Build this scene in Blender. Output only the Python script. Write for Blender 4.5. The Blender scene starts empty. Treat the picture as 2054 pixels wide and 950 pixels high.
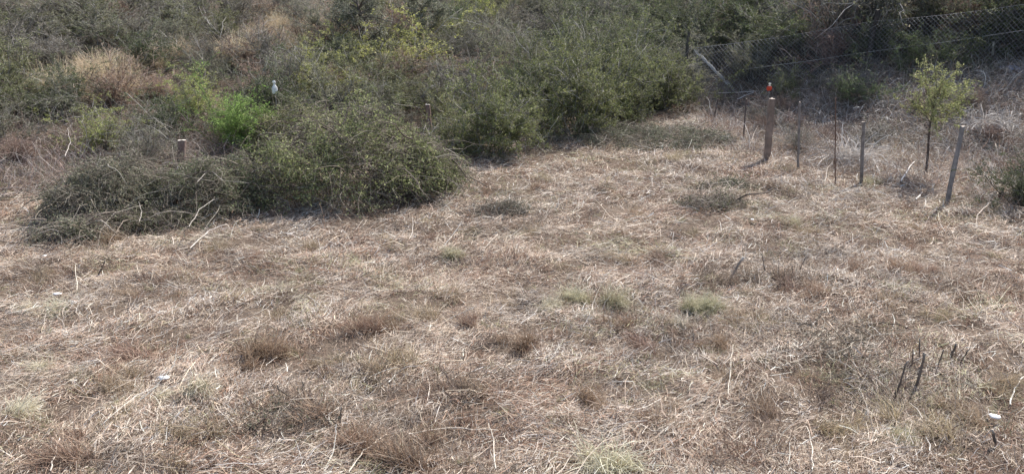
import bpy, math, random
import numpy as np
from mathutils import Vector
random.seed(7)
rng = np.random.default_rng(11)
R = math.radians
scene = bpy.context.scene

# ------------------------------------------------------------------ camera
H, PITCH, FPX = 3.9, R(19.4), 1550.0
cam = bpy.data.cameras.new('camera')
cam_o = bpy.data.objects.new('camera', cam)
scene.collection.objects.link(cam_o)
cam.sensor_width = 36.0
cam.lens = 36.0 * FPX / 2054.0
cam.clip_start, cam.clip_end = 0.1, 500
cam_o.location = (0, 0, H)
cam_o.rotation_euler = (R(90) - PITCH, 0, 0)
scene.camera = cam_o

# ------------------------------------------------------------------ sky and sun
SUN_DIR = Vector((0.66, 0.75, 0.0)).normalized()
SUN_EL = R(50)
world = bpy.data.worlds.new('World')
scene.world = world
world.use_nodes = True
wn = world.node_tree
wn.nodes.clear()
sky = wn.nodes.new('ShaderNodeTexSky')
sky.sky_type = 'NISHITA'
sky.sun_disc = False
sky.sun_elevation = SUN_EL
sky.sun_rotation = math.atan2(SUN_DIR.x, SUN_DIR.y)
sky.dust_density = 2.0
bg = wn.nodes.new('ShaderNodeBackground')
bg.inputs['Strength'].default_value = 0.15
wo = wn.nodes.new('ShaderNodeOutputWorld')
wn.links.new(sky.outputs[0], bg.inputs[0])
wn.links.new(bg.outputs[0], wo.inputs[0])
sl = bpy.data.lights.new('sun', 'SUN')
sl.energy = 4.9
sl.angle = R(0.55)
sl.color = (1.0, 0.955, 0.88)
so = bpy.data.objects.new('sun', sl)
scene.collection.objects.link(so)
tosun = Vector((SUN_DIR.x * math.cos(SUN_EL), SUN_DIR.y * math.cos(SUN_EL), math.sin(SUN_EL)))
so.rotation_euler = tosun.to_track_quat('Z', 'Y').to_euler()
so.location = (20, 30, 40)
scene.view_settings.view_transform = 'Standard'
scene.view_settings.look = 'None'
scene.view_settings.gamma = 1.0
scene.view_settings.use_curve_mapping = False
scene.view_settings.exposure = 0.62
scene.cycles.max_bounces = 6
scene.cycles.diffuse_bounces = 3
scene.cycles.transmission_bounces = 4
scene.cycles.transparent_max_bounces = 4
scene.cycles.sample_clamp_indirect = 4.0

# ------------------------------------------------------------------ terrain
_cb = random.Random(3)
_waves = [(_cb.uniform(-1, 1), _cb.uniform(-1, 1), _cb.uniform(0, 6.28)) for _ in range(40)]
def wav(x, y, scale, k0=0, n=8):
    """Smooth wandering value about -1..1 (vectorised)."""
    s = 0
    for i in range(n):
        a, b, c = _waves[(k0 + i) % 40]
        L = math.hypot(a, b) + 1e-6
        f = scale * (0.6 + 0.9 * ((i * 0.37) % 1))
        s = s + np.sin((a * x + b * y) / L * f + c + 0.7 * np.sin((b * x - a * y) / L * f * 0.6 + c * 2))
    return s / n * 1.6
BX = np.array([-60, -12, -8.75, 3.8, 5.4, 6.8, 9.3, 12.3, 16, 60])
BY = np.array([4, 9.9, 12.6, 22.5, 21.6, 18.6, 15.0, 12.4, 11.5, 11])
def edge_y(x):
    s = 0
    for d in (-1.0, -0.5, 0, 0.5, 1.0):
        s = s + np.interp(x + d, BX, BY)
    return s / 5
def height(x, y):
    x = np.asarray(x, float); y = np.asarray(y, float)
    t = y - edge_y(x)
    sl_ = 0.21 + 0.07 * np.clip((x - 4) / 4, 0, 1)
    tt = np.clip(t, 0, None)
    rise = sl_ * (tt - 0.6 * (1 - np.exp(-tt / 0.6))) + 0.008 * np.clip(tt - 14, 0, 40) ** 1.5
    z = rise + 0.05 * wav(x, y, 0.9, 0) + 0.022 * wav(x, y, 3.1, 5) + 0.009 * wav(x, y, 9.0, 11)
    q = wav(x, y, 6.2, 27, 6); z = z + .055 * np.clip(q, 0, None) ** 1.5
    far = np.clip((t - 3) / 6, 0, 1)
    z = z + far * (0.22 * wav(x, y, 0.55, 17))
    return z
def ray(px, py):
    u = (px - 1027) / FPX; v = (475 - py) / FPX
    d = np.array([u, math.cos(PITCH) + v * math.sin(PITCH), -math.sin(PITCH) + v * math.cos(PITCH)])
    return d / np.linalg.norm(d)
def at(px, py, lift=0.0):
    """the point of the ground (raised by lift) seen at a place of the photograph"""
    d = ray(px, py)
    ts = np.linspace(3, 70, 3000)
    P = np.array([0, 0, H])[None, :] + ts[:, None] * d[None, :]
    g = P[:, 2] - height(P[:, 0], P[:, 1]) - lift
    i = int(np.argmax(g < 0))
    if g[i] >= 0: i = len(ts) - 1
    x, y = P[i, 0], P[i, 1]
    return Vector((x, y, float(height(x, y)) + lift))
def at_depth(px, py, Y):
    d = ray(px, py)
    t = Y / d[1]
    return Vector((d[0] * t, Y, H + d[2] * t))
def pix(x, y, z):
    z = z - H
    f = y * math.cos(PITCH) - z * math.sin(PITCH)
    up = y * math.sin(PITCH) + z * math.cos(PITCH)
    return 1027 + FPX * x / f, 475 - FPX * up / f
def zg(x, y): return float(height(x, y))

# ------------------------------------------------------------------ materials
def mat(name, transl=0.0, rough=0.85, spec=0.2, noise=0.0, nscale=6.0, rnd=0.0, attr=True, col=(.5, .5, .5), bump=0.0, bscale=60, hj=.012):
    m = bpy.data.materials.new(name); m.use_nodes = True
    nt = m.node_tree; nt.nodes.clear(); N = nt.nodes.new; L = nt.links.new
    out = N('ShaderNodeOutputMaterial')
    if attr:
        a = N('ShaderNodeAttribute'); a.attribute_name = 'Col'; c = a.outputs['Color']
    else:
        a = N('ShaderNodeRGB'); a.outputs[0].default_value = (*col, 1); c = a.outputs[0]
    if noise:
        tc = N('ShaderNodeTexCoord'); tx = N('ShaderNodeTexNoise')
        tx.inputs['Scale'].default_value = nscale; tx.inputs['Detail'].default_value = 4
        L(tc.outputs['Object'], tx.inputs['Vector'])
        mr = N('ShaderNodeMapRange')
        mr.inputs[1].default_value = .3; mr.inputs[2].default_value = .7
        mr.inputs[3].default_value = 1 - noise; mr.inputs[4].default_value = 1 + noise
        L(tx.outputs[0], mr.inputs[0])
        mu = N('ShaderNodeVectorMath'); mu.operation = 'SCALE'
        L(c, mu.inputs[0]); L(mr.outputs[0], mu.inputs['Scale']); c = mu.outputs[0]
    if rnd:
        oi = N('ShaderNodeObjectInfo'); hs = N('ShaderNodeHueSaturation')
        m1 = N('ShaderNodeMapRange'); m1.inputs[3].default_value = 1 - rnd; m1.inputs[4].default_value = 1 + rnd
        m2 = N('ShaderNodeMapRange'); m2.inputs[3].default_value = .5 - hj; m2.inputs[4].default_value = .5 + hj
        fr = N('ShaderNodeMath'); fr.operation = 'FRACT'; ml = N('ShaderNodeMath'); ml.operation = 'MULTIPLY'; ml.inputs[1].default_value = 7.31
        L(oi.outputs['Random'], m1.inputs[0]); L(oi.outputs['Random'], ml.inputs[0]); L(ml.outputs[0], fr.inputs[0]); L(fr.outputs[0], m2.inputs[0])
        L(m1.outputs[0], hs.inputs['Value']); L(m2.outputs[0], hs.inputs['Hue']); L(c, hs.inputs['Color']); c = hs.outputs[0]
    b = N('ShaderNodeBsdfPrincipled')
    b.inputs['Roughness'].default_value = rough
    b.inputs['Specular IOR Level'].default_value = spec
    L(c, b.inputs['Base Color'])
    if bump:
        tc2 = N('ShaderNodeTexCoord'); t2 = N('ShaderNodeTexNoise'); t2.inputs['Scale'].default_value = bscale; t2.inputs['Detail'].default_value = 6
        mp = N('ShaderNodeMapping'); mp.inputs['Scale'].default_value = (1, 1, .12) if name.startswith('wood') else (1, 1, 1)
        L(tc2.outputs['Object'], mp.inputs[0]); L(mp.outputs[0], t2.inputs['Vector'])
        bp = N('ShaderNodeBump'); bp.inputs['Strength'].default_value = bump; bp.inputs['Distance'].default_value = .02
        L(t2.outputs[0], bp.inputs['Height']); L(bp.outputs[0], b.inputs['Normal'])
    if transl:
        t = N('ShaderNodeBsdfTranslucent'); L(c, t.inputs[0])
        mx = N('ShaderNodeMixShader'); mx.inputs[0].default_value = transl
        L(b.outputs[0], mx.inputs[1]); L(t.outputs[0], mx.inputs[2]); L(mx.outputs[0], out.inputs[0])
    else:
        L(b.outputs[0], out.inputs[0])
    return m
M_leaf = mat('leaf', transl=.42, rough=.6, spec=.3, rnd=.18)
M_twig = mat('twig', rough=.8, spec=.25, rnd=.15)
M_straw = mat('dry_straw', transl=.22, rough=.6, spec=.35)
M_grass = mat('grass_blades', transl=.35, rough=.6, spec=.3, rnd=.12)
M_wood = mat('wood_weathered', rough=.9, noise=.3, nscale=9, bump=.7, bscale=70)
M_wire = mat('galvanised_wire', rough=.45, spec=.6)
M_cloth = mat('rag_cloth', transl=.25, rough=.8)
M_stone = mat('pale_stone', rough=.8, noise=.15, nscale=25, bump=.5, bscale=30)

# ------------------------------------------------------------------ mesh helpers (numpy)
class MB:
    def __init__(self): self.v, self.c, self.f, self.n = [], [], [], 0
    def add(self, v, f, c):
        v = np.asarray(v, np.float32).reshape(-1, 3)
        c = np.asarray(c, np.float32)
        if c.ndim == 1: c = np.repeat(c[None], len(v), 0)
        self.v.append(v); self.c.append(c); self.f.append(np.asarray(f, np.int64) + self.n); self.n += len(v)
    def mesh(self, name, material, smooth=False):
        v = np.concatenate(self.v); c = np.concatenate(self.c)
        me = bpy.data.meshes.new(name)
        me.vertices.add(len(v)); me.vertices.foreach_set('co', v.ravel())
        counts = np.concatenate([np.full(len(f), f.shape[1]) for f in self.f])
        idx = np.concatenate([f.ravel() for f in self.f]).astype(np.int32)
        starts = np.concatenate([[0], np.cumsum(counts)[:-1]]).astype(np.int32)
        me.loops.add(len(idx)); me.loops.foreach_set('vertex_index', idx)
        me.polygons.add(len(counts)); me.polygons.foreach_set('loop_start', starts)
        try: me.polygons.foreach_set('loop_total', counts.astype(np.int32))
        except Exception: pass
        if smooth: me.polygons.foreach_set('use_smooth', np.ones(len(counts), bool))
        at_ = me.color_attributes.new('Col', 'FLOAT_COLOR', 'POINT')
        at_.data.foreach_set('color', np.concatenate([c, np.ones((len(c), 1), np.float32)], 1).ravel())
        me.update(calc_edges=True)
        me.materials.append(material)
        return me
def link(name, me, parent=None, loc=None):
    o = bpy.data.objects.new(name, me); scene.collection.objects.link(o)
    if parent: o.parent = parent
    if loc is not None: o.location = loc
    return o
def tag(o, label=None, cat=None, group=None, kind=None):
    if label: o['label'] = label
    if cat: o['category'] = cat
    if group: o['group'] = group
    if kind: o['kind'] = kind
    return o
def empty(name, loc, rz=0):
    o = bpy.data.objects.new(name, None); scene.collection.objects.link(o)
    o.location = loc; o.rotation_euler = (0, 0, rz); o.empty_display_size = .2
    return o
def norm(a): return a / (np.linalg.norm(a, axis=-1, keepdims=True) + 1e-9)
def tubes(mb, P, rad, col, sides=3):
    """P [N,K,3] paths, rad [N,K], col [N,3] or [N,K,3]"""
    N, K, _ = P.shape
    T = norm(np.gradient(P, axis=1))
    ref = np.tile(np.array([0.31, 0.22, 0.92]), (N, K, 1))
    A = norm(np.cross(T, ref)); B = np.cross(T, A)
    ang = np.arange(sides) * 2 * math.pi / sides
    ring = A[:, :, None] * np.cos(ang)[None, None, :, None] + B[:, :, None] * np.sin(ang)[None, None, :, None]
    V = P[:, :, None] + ring * rad[:, :, None, None]
    i = np.arange(N)[:, None, None] * K * sides; k = np.arange(K - 1)[None, :, None] * sides; s = np.arange(sides)[None, None]
    s2 = (s + 1) % sides
    F = np.stack([i + k + s, i + k + s2, i + k + sides + s2, i + k + sides + s], -1).reshape(-1, 4)
    if col.ndim == 2: col = np.repeat(col[:, None], K, 1)
    C = np.repeat(col[:, :, None], sides, 2).reshape(-1, 3)
    mb.add(V, F, C)
    # end caps
    if sides >= 3:
        top = (np.arange(N)[:, None] * K * sides + (K - 1) * sides + np.arange(sides)[None])
        mb.f.append(top + (mb.n - len(V.reshape(-1, 3))))
def ribbons(mb, P, wid, side, col):
    N, K, _ = P.shape
    W = side[:, None] * wid[:, :, None] * .5
    V = np.stack([P - W, P + W], 2)
    i = np.arange(N)[:, None] * K * 2; k = np.arange(K - 1)[None] * 2
    F = np.stack([i + k, i + k + 1, i + k + 3, i + k + 2], -1).reshape(-1, 4)
    if col.ndim == 2: col = np.repeat(col[:, None], K, 1)
    mb.add(V, F, np.repeat(col[:, :, None], 2, 2).reshape(-1, 3))
def leaves(mb, p, size, col, rg, aspect=.45, up=0.3):
    n = len(p)
    a = norm(rg.normal(size=(n, 3)) + np.array([0, 0, up])) ; b = norm(np.cross(a, rg.normal(size=(n, 3))))
    s = size[:, None]
    V = np.stack([p, p + a * s * .45 + b * s * aspect * .5, p + a * s, p + a * s * .5 - b * s * aspect * .5], 1)
    F = np.arange(n * 4).reshape(n, 4)
    mb.add(V, F, np.repeat(col, 4, 0))
def pick(pal, n, rg, var=.15):
    pal = np.array(pal); c = pal[rg.integers(0, len(pal), n)]
    return np.clip(c * (1 + rg.normal(0, var, (n, 1))), .01, .9)
def grow(rg, base, d, length, K=6, wob=.25, bend=0.0, bendvec=(0, 0, -1)):
    """N curved paths from base [N,3] along d [N,3]"""
    N = len(base); P = np.zeros((N, K, 3)); P[:, 0] = base; dd = norm(d)
    step = length / (K - 1)
    for k in range(1, K):
        dd = norm(dd + rg.normal(0, wob / math.sqrt(K), (N, 3)) + np.array(bendvec) * bend / K)
        P[:, k] = P[:, k - 1] + dd * step[:, None]
    return P
def along(P, idx, t):
    K = P.shape[1]; f = t * (K - 1); k = np.minimum(f.astype(int), K - 2); r = (f - k)[:, None]
    a, b = P[idx, k], P[idx, k + 1]
    return a * (1 - r) + b * r, norm(b - a)

# ------------------------------------------------------------------ shrub prototypes
def shrub_meshes(key, seed, h, rad, stems, sub, tw, nleaf, lsize, pal, tpal, spread=.9, wob=.5, bend=0.2, aspect=.45, stemr=.012, clump=1.0):
    rg = np.random.default_rng(seed)
    mb, ml = MB(), MB()
    ang = rg.uniform(0, 6.283, stems); el = np.abs(rg.normal(0, spread, stems)).clip(0, 1.35)
    D = np.stack([np.cos(ang) * np.sin(el), np.sin(ang) * np.sin(el), np.cos(el) + .15], 1)
    lob = 1 + .28 * np.sin(ang * 2 + seed) + .2 * np.sin(ang * 3 + seed * 2.3) * np.sin(el * 3)
    ln = (h * np.cos(el) ** 1.0 + rad * np.sin(el)) * rg.uniform(.65, 1.12, stems) * lob
    base = np.stack([rg.normal(0, .09, stems) * rad, rg.normal(0, .09, stems) * rad, np.full(stems, -.08)], 1)
    P0 = grow(rg, base, D, ln, 6, wob, bend)
    tpal = np.array(tpal)
    K = 6; tp = np.linspace(1, .3, K)[None]
    tubes(mb, P0, stemr * tp * rg.uniform(.6, 1.3, (stems, 1)), pick(tpal, stems, rg))
    i1 = rg.integers(0, stems, sub); t1 = rg.uniform(.25, .98, sub)
    b1, d1 = along(P0, i1, t1)
    l1 = ln[i1] * rg.uniform(.22, .5, sub)
    P1 = grow(rg, b1, d1 + rg.normal(0, .6, (sub, 3)) + np.array([0, 0, .15]), l1, 4, wob, bend)
    tubes(mb, P1, stemr * .5 * np.linspace(1, .35, 4)[None] * rg.uniform(.7, 1.3, (sub, 1)), pick(tpal, sub, rg))
    i2 = rg.integers(0, sub, tw); t2 = rg.uniform(.15, 1, tw)
    b2, d2 = along(P1, i2, t2)
    P2 = grow(rg, b2, d2 + rg.normal(0, .7, (tw, 3)), rg.uniform(.08, .26, tw) * (h / 1.3), 3, wob, bend)
    tubes(mb, P2, np.maximum(stemr * .22, .0022) * np.linspace(1.2, .6, 3)[None] * np.ones((tw, 1)), pick(tpal, tw, rg))
    stem = mb.mesh('shrub_stems', M_twig)
    fol = None
    pal = np.array(pal) * 1.18
    if nleaf:
        i3 = rg.integers(0, tw, nleaf); t3 = rg.uniform(0, 1, nleaf)
        b3, _ = along(P2, i3, t3)
        b3 = b3 + rg.normal(0, .018, (nleaf, 3))
        # light and dark clumps: each sub-branch has its own tone
        tone = rg.uniform(.65, 1.35, sub)[i2[i3]][:, None]
        leaves(ml, b3, rg.uniform(.6, 1.4, nleaf) * lsize, np.clip(pick(pal, nleaf, rg, .2) * tone, .01, .8), rg, aspect)
        fol = ml.mesh('shrub_foliage', M_leaf)
    return stem, fol

GREY = [(.22, .20, .175), (.15, .135, .12), (.34, .32, .295), (.10, .085, .075)]
BROWN = [(.25, .165, .13), (.33, .235, .19), (.18, .12, .10), (.40, .33, .28)]
KINDS = {
 'olive': dict(h=1.35, rad=1.0, stems=30, sub=260, tw=1100, nleaf=16000, lsize=0.036, pal=[(.15, .165, .07), (.10, .12, .05), (.20, .205, .10), (.24, .23, .14)], tpal=GREY),
 'sage': dict(h=1.4, rad=1.05, stems=30, sub=280, tw=1300, nleaf=13000, lsize=0.035, pal=[(.19, .195, .13), (.13, .14, .085), (.27, .26, .18)], tpal=GREY),
 'twiggy': dict(h=1.25, rad=1.05, stems=45, sub=420, tw=2200, nleaf=6000, lsize=0.032, pal=[(.14, .145, .085), (.20, .18, .13)], tpal=GREY),
 'drybrown': dict(h=.85, rad=.9, stems=60, sub=420, tw=2000, nleaf=4500, lsize=0.03, pal=[(.26, .17, .12), (.32, .24, .17)], tpal=BROWN, spread=.7),
 'yellow': dict(h=1.3, rad=1.1, stems=30, sub=240, tw=1100, nleaf=15000, lsize=0.037, pal=[(.33, .35, .10), (.24, .26, .08), (.42, .42, .15)], tpal=GREY),
 'bright': dict(h=.95, rad=.6, stems=40, sub=300, tw=1500, nleaf=6000, lsize=.05, pal=[(.25, .40, .10), (.34, .48, .15), (.19, .32, .08)], tpal=[(.18, .25, .08)], spread=.45, aspect=.2),
 'dark': dict(h=1.3, rad=1.0, stems=30, sub=280, tw=1200, nleaf=16000, lsize=0.038, pal=[(.065, .085, .035), (.09, .11, .05), (.12, .13, .07)], tpal=GREY),
 'full': dict(h=1.35, rad=1.0, stems=36, sub=420, tw=2000, nleaf=30000, lsize=.036, pal=[(.15, .165, .07), (.10, .12, .05), (.19, .20, .09), (.12, .14, .055)], tpal=GREY),
 'green': dict(h=1.4, rad=1.0, stems=30, sub=280, tw=1100, nleaf=16000, lsize=0.037, pal=[(.13, .165, .07), (.095, .125, .05), (.18, .21, .10)], tpal=GREY),
}
PROTO = {}
for ki, (k, kw) in enumerate(KINDS.items()):
    PROTO[k] = [shrub_meshes(k, 100 + ki * 10 + j, **kw) for j in range(4 if k in ('olive', 'twiggy', 'sage') else 3)]
NAMES = {'olive': 'olive leafy shrub', 'sage': 'grey-green shrub', 'twiggy': 'grey twiggy shrub', 'drybrown': 'dry reddish-brown bush',
         'yellow': 'yellow-green shrub', 'bright': 'bright green feathery bush', 'dark': 'dark green shrub', 'green': 'mid-green shrub', 'full': 'full olive shrub'}
def shrub(kind, x, y, s=1.0, sz=None, j=None, rz=None, label=None, group=None, z=None, name='shrub', cat='shrub'):
    st, fo = PROTO[kind][(random.randrange(99) if j is None else j) % len(PROTO[kind])]
    r = empty(name, (x, y, zg(x, y) if z is None else z), random.uniform(0, 6.28) if rz is None else rz)
    r.scale = (s, s, sz or s)
    link('stems', st, r)
    if fo: link('foliage', fo, r)
    tag(r, label, cat, group)
    return r

# ------------------------------------------------------------------ ground
def ground_mesh():
    xs = np.concatenate([np.linspace(-140, -22, 40), np.linspace(-21.9, 22, 440), np.linspace(22.5, 140, 40)])
    ys = np.concatenate([np.linspace(-40, 2.9, 30), np.linspace(3, 36, 420), np.linspace(36.3, 160, 70)])
    X, Y = np.meshgrid(xs, ys)
    Z = height(X, Y)
    Z = Z + .012 * wav(X, Y, 22, 3) * (np.abs(X) < 22)
    V = np.stack([X, Y, Z], -1).reshape(-1, 3)
    nx = len(xs); i = np.arange(len(ys) - 1)[:, None] * nx; j = np.arange(nx - 1)[None]
    F = np.stack([i + j, i + j + 1, i + j + nx + 1, i + j + nx], -1).reshape(-1, 4)
    mb = MB(); mb.add(V, F, np.array([.2, .15, .11]))
    return mb
gm = bpy.data.materials.new('dry_soil'); gm.use_nodes = True
nt = gm.node_tree; b = nt.nodes['Principled BSDF']; b.inputs['Roughness'].default_value = .95; b.inputs['Specular IOR Level'].default_value = .1
tc = nt.nodes.new('ShaderNodeTexCoord')
n1 = nt.nodes.new('ShaderNodeTexNoise'); n1.inputs['Scale'].default_value = 1.3; n1.inputs['Detail'].default_value = 8
n2 = nt.nodes.new('ShaderNodeTexNoise'); n2.inputs['Scale'].default_value = 38; n2.inputs['Detail'].default_value = 6
for n in (n1, n2): nt.links.new(tc.outputs['Object'], n.inputs['Vector'])
cr = nt.nodes.new('ShaderNodeValToRGB'); cr.color_ramp.elements[0].position = .3; cr.color_ramp.elements[0].color = (.075, .055, .042, 1)
cr.color_ramp.elements[1].position = .7; cr.color_ramp.elements[1].color = (.20, .155, .12, 1)
ad = nt.nodes.new('ShaderNodeMath'); ad.operation = 'MULTIPLY_ADD'; ad.inputs[1].default_value = .5
hf = nt.nodes.new('ShaderNodeMath'); hf.operation = 'MULTIPLY'; hf.inputs[1].default_value = .5
nt.links.new(n2.outputs[0], hf.inputs[0]); nt.links.new(n1.outputs[0], ad.inputs[0]); nt.links.new(hf.outputs[0], ad.inputs[2])
nt.links.new(ad.outputs[0], cr.inputs[0]); nt.links.new(cr.outputs[0], b.inputs['Base Color'])
bp = nt.nodes.new('ShaderNodeBump'); bp.inputs['Strength'].default_value = .8; bp.inputs['Distance'].default_value = .04
nt.links.new(n2.outputs[0], bp.inputs['Height']); nt.links.new(bp.outputs[0], b.inputs['Normal'])
tag(link('ground', ground_mesh().mesh('ground', gm, smooth=True)), kind='structure')

# ------------------------------------------------------------------ mown straw
STRAW = np.array([(.58, .49, .41), (.46, .36, .29), (.74, .67, .59), (.33, .24, .19), (.54, .45, .35)])
RUST = np.array([(.36, .22, .155), (.43, .30, .22), (.28, .18, .135)])
GREYS = np.array([(.50, .46, .43), (.37, .33, .30), (.70, .66, .62), (.22, .185, .17)])
OLIVE = np.array([(.42, .40, .24), (.33, .32, .19), (.55, .52, .38)])
def cover(n, region, rg, lenr, wid, elev, zmax, mb, K=3, tall=False):
    x, y = region(n, rg)
    keep = rg.random(len(x)) < np.clip(.70 + .8 * wav(x, y, 3.7, 19) + .45 * wav(x, y, 8.3, 31), .09, 1)
    x, y = x[keep], y[keep]; n = len(x)
    z = height(x, y)
    # patch weights wander over the field
    wr = np.clip(.20 + .55 * wav(x, y, 2.3, 2) + .35 * wav(x, y, 6.5, 8), 0, 1)
    wg = np.clip(.28 + .5 * wav(x, y, 1.5, 20) + .4 * wav(x, y, 7.5, 25), 0, 1)
    wo_ = np.clip(-.15 + .6 * wav(x, y, 1.9, 30) + .5 * wav(x, y, 5.5, 33), 0, 1)
    u = rg.random(n)
    c = STRAW[rg.integers(0, 5, n)]
    c = np.where((u < wr * .6)[:, None], RUST[rg.integers(0, 3, n)], c)
    u2 = rg.random(n)
    c = np.where((u2 < wg * .55)[:, None], GREYS[rg.integers(0, 4, n)], c)
    u3 = rg.random(n)
    c = np.where((u3 < wo_ * .6)[:, None], OLIVE[rg.integers(0, 3, n)], c)
    mat_ = np.clip(.1 + .9 * wav(x, y, 2.7, 36) + .6 * wav(x, y, 6.9, 3), 0, 1)   # old greyed matting among the fresh cut straw
    c = c * (1.08 - .36 * mat_[:, None]) * np.array([1.0, .985, .96])
    c = np.clip(c * (1 + rg.normal(0, .2, (n, 1))), .04, .85)
    # lie of the straw: a wandering main direction plus scatter
    a = .75 + .7 * wav(x, y, .8, 6) + 1.0 * wav(x, y, 3.3, 15) + rg.normal(0, .65, n) + np.where(rg.random(n) < .5, math.pi, 0)
    el = np.abs(rg.normal(0, elev, n)) if not tall else np.clip(rg.normal(1.15, .3, n), .4, 1.5)
    L = rg.uniform(*lenr, n) * np.exp(rg.normal(0, .3, n))
    d = np.stack([np.cos(a) * np.cos(el), np.sin(a) * np.cos(el), np.sin(el)], 1)
    clump = np.clip(.5 + .9 * wav(x, y, 5.2, 9) + .5 * wav(x, y, 11, 14), .05, 1.5)
    z0 = z + (rg.random(n) ** 1.3 * zmax * clump if not tall else -0.01)
    P = grow(rg, np.stack([x, y, z0], 1), d, L, K, .5, .55 if not tall else .5)
    # rest on the ground rather than under it
    gz = height(P[:, :, 0], P[:, :, 1]) + .006
    if not tall: P[:, :, 2] = np.maximum(P[:, :, 2], gz + (rg.random((n, 1)) * .03 * clump[:, None]))
    side = norm(np.cross(d, rg.normal(0, .5, (n, 3)) + np.array([0, 0, 1])))
    dist = np.hypot(x, y)
    w = wid * np.exp(rg.normal(0, .35, n)) * (0.75 + dist / 22)
    W = w[:, None] * np.linspace(1, .45, K)[None]
    ribbons(mb, P, W, side, c)
def reg_field(y0, y1, beyond):
    def f(n, rg):
        # uniform over the wedge the camera looks into, with a margin each side
        yy = y0 + (y1 - y0) * rg.random(n * 2) ** .9
        xx = rg.uniform(-1, 1, n * 2) * (yy * .74 + 1.6)
        k = (yy - edge_y(xx)) < beyond
        return xx[k][:n], yy[k][:n]
    return f
mb = MB()
cover(270000, reg_field(4.2, 10.5, .8), rng, (.04, .17), .0043, .28, .11, mb)
cover(215000, reg_field(10.0, 24, 1.2), rng, (.05, .20), .0052, .3, .11, mb)
cover(17000, reg_field(4.2, 24, .8), rng, (.2, .45), .0050, .2, .11, mb, K=4)
tag(link('mown_straw', mb.mesh('mown_straw', M_straw)), label='mown dry straw and chopped weeds lying over the whole field', cat='straw', kind='stuff')
mb = MB()
cover(45000, reg_field(4.2, 24, .8), rng, (.03, .10), .0045, .3, .0, mb, K=3, tall=True)
# ragged small clumps of dead leaves and rust-brown regrowth
nc = 4200
cx_, cy_ = reg_field(4.2, 23, .5)(nc, rng); nc = len(cx_)
per = 46; ci = np.repeat(np.arange(nc), per); n_ = nc * per
cs = np.exp(rng.normal(0, .5, nc)) * .055
x_ = cx_[ci] + rng.normal(0, 1, n_) * cs[ci] * 1.1; y_ = cy_[ci] + rng.normal(0, 1, n_) * cs[ci] * .9
a_ = rng.uniform(0, 6.283, n_); el_ = np.clip(rng.normal(.8, .45, n_), 0, 1.5)
d_ = np.stack([np.cos(a_) * np.cos(el_), np.sin(a_) * np.cos(el_), np.sin(el_)], 1)
cp_ = np.array([(.30, .19, .135), (.24, .17, .13), (.38, .29, .21), (.20, .15, .12), (.36, .33, .20), (.42, .34, .26), (.27, .17, .12)])
c_ = np.clip(cp_[rng.integers(0, 7, nc)][ci] * (1 + rng.normal(0, .25, (n_, 1))), .03, .8)
P_ = grow(rng, np.stack([x_, y_, height(x_, y_) + rng.random(n_) * .03], 1), d_, cs[ci] * rng.uniform(.6, 2.0, n_), 3, .6, .8)
ribbons(mb, P_, rng.uniform(.004, .009, n_)[:, None] * np.linspace(1, .4, 3)[None], norm(rng.normal(size=(n_, 3))), c_)
tag(link('grass_stubble', mb.mesh('grass_stubble', M_straw)), label='short dry grass stubble standing through the straw', cat='stubble', kind='stuff')

# rank dead grass beyond the posts and over the hillside
def undergrowth(n, region, lenr, wid, pal, rg, mb, lean=.5, K=4, bend=1.2):
    x, y = region(n, rg); n = len(x)
    z = height(x, y)
    a = rg.uniform(0, 6.283, n); el = np.clip(rg.normal(1.1 - lean * .6, .4, n), .05, 1.5)
    d = np.stack([np.cos(a) * np.cos(el), np.sin(a) * np.cos(el), np.sin(el)], 1)
    L = rg.uniform(*lenr, n)
    P = grow(rg, np.stack([x, y, z - .02], 1), d, L, K, .8, bend)
    w = wid * np.exp(rg.normal(0, .3, n))
    pal = np.array(pal); q = wav(x, y, 1.2, 12) + .6 * wav(x, y, 4, 22) + rg.normal(0, .6, n)
    c = pal[np.clip(((q + 1.5) / 3 * len(pal)).astype(int), 0, len(pal) - 1)]
    c = np.clip(c * (1 + rg.normal(0, .2, (n, 1))), .03, .8)
    side = norm(np.cross(d, rg.normal(size=(n, 3))))
    ribbons(mb, P, w[:, None] * np.linspace(1, .4, K)[None], side, c)
def reg_hill(y1, t0=.4, t1=60, xmin=-40, xmax=40):
    def f(n, rg):
        yy = 8 + (y1 - 8) * rg.random(n * 4); xx = rg.uniform(-1, 1, n * 4) * (yy * .76 + 3)
        t = yy - edge_y(xx)
        k = (t > t0) & (t < t1) & (xx > xmin) & (xx < xmax)
        return xx[k][:n], yy[k][:n]
    return f
mb = MB()
undergrowth(130000, reg_hill(38), (.15, .62), .009, [(.24, .19, .15), (.30, .26, .21), (.17, .16, .11), (.36, .32, .27), (.27, .21, .16), (.19, .20, .12), (.22, .22, .15)], rng, mb)
undergrowth(26000, reg_hill(19, .3, 3.6, -13, -3.6), (.3, .85), .0075, [(.34, .25, .22), (.24, .16, .135), (.42, .36, .33), (.30, .21, .18), (.48, .43, .40)], rng, mb, lean=.35, bend=.9, K=5)
tag(link('hillside_undergrowth', mb.mesh('hillside_undergrowth', M_straw)), label='dry brown undergrowth between the shrubs on the hillside', cat='undergrowth', kind='stuff')
mb = MB()
undergrowth(16000, reg_hill(21, -2.2, .6, 3.6, 16), (.1, .4), .006, [(.42, .38, .36), (.27, .19, .15), (.55, .50, .46), (.33, .25, .20), (.22, .18, .15), (.62, .57, .52)], rng, mb, lean=1.1, bend=1.8, K=4)
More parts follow.
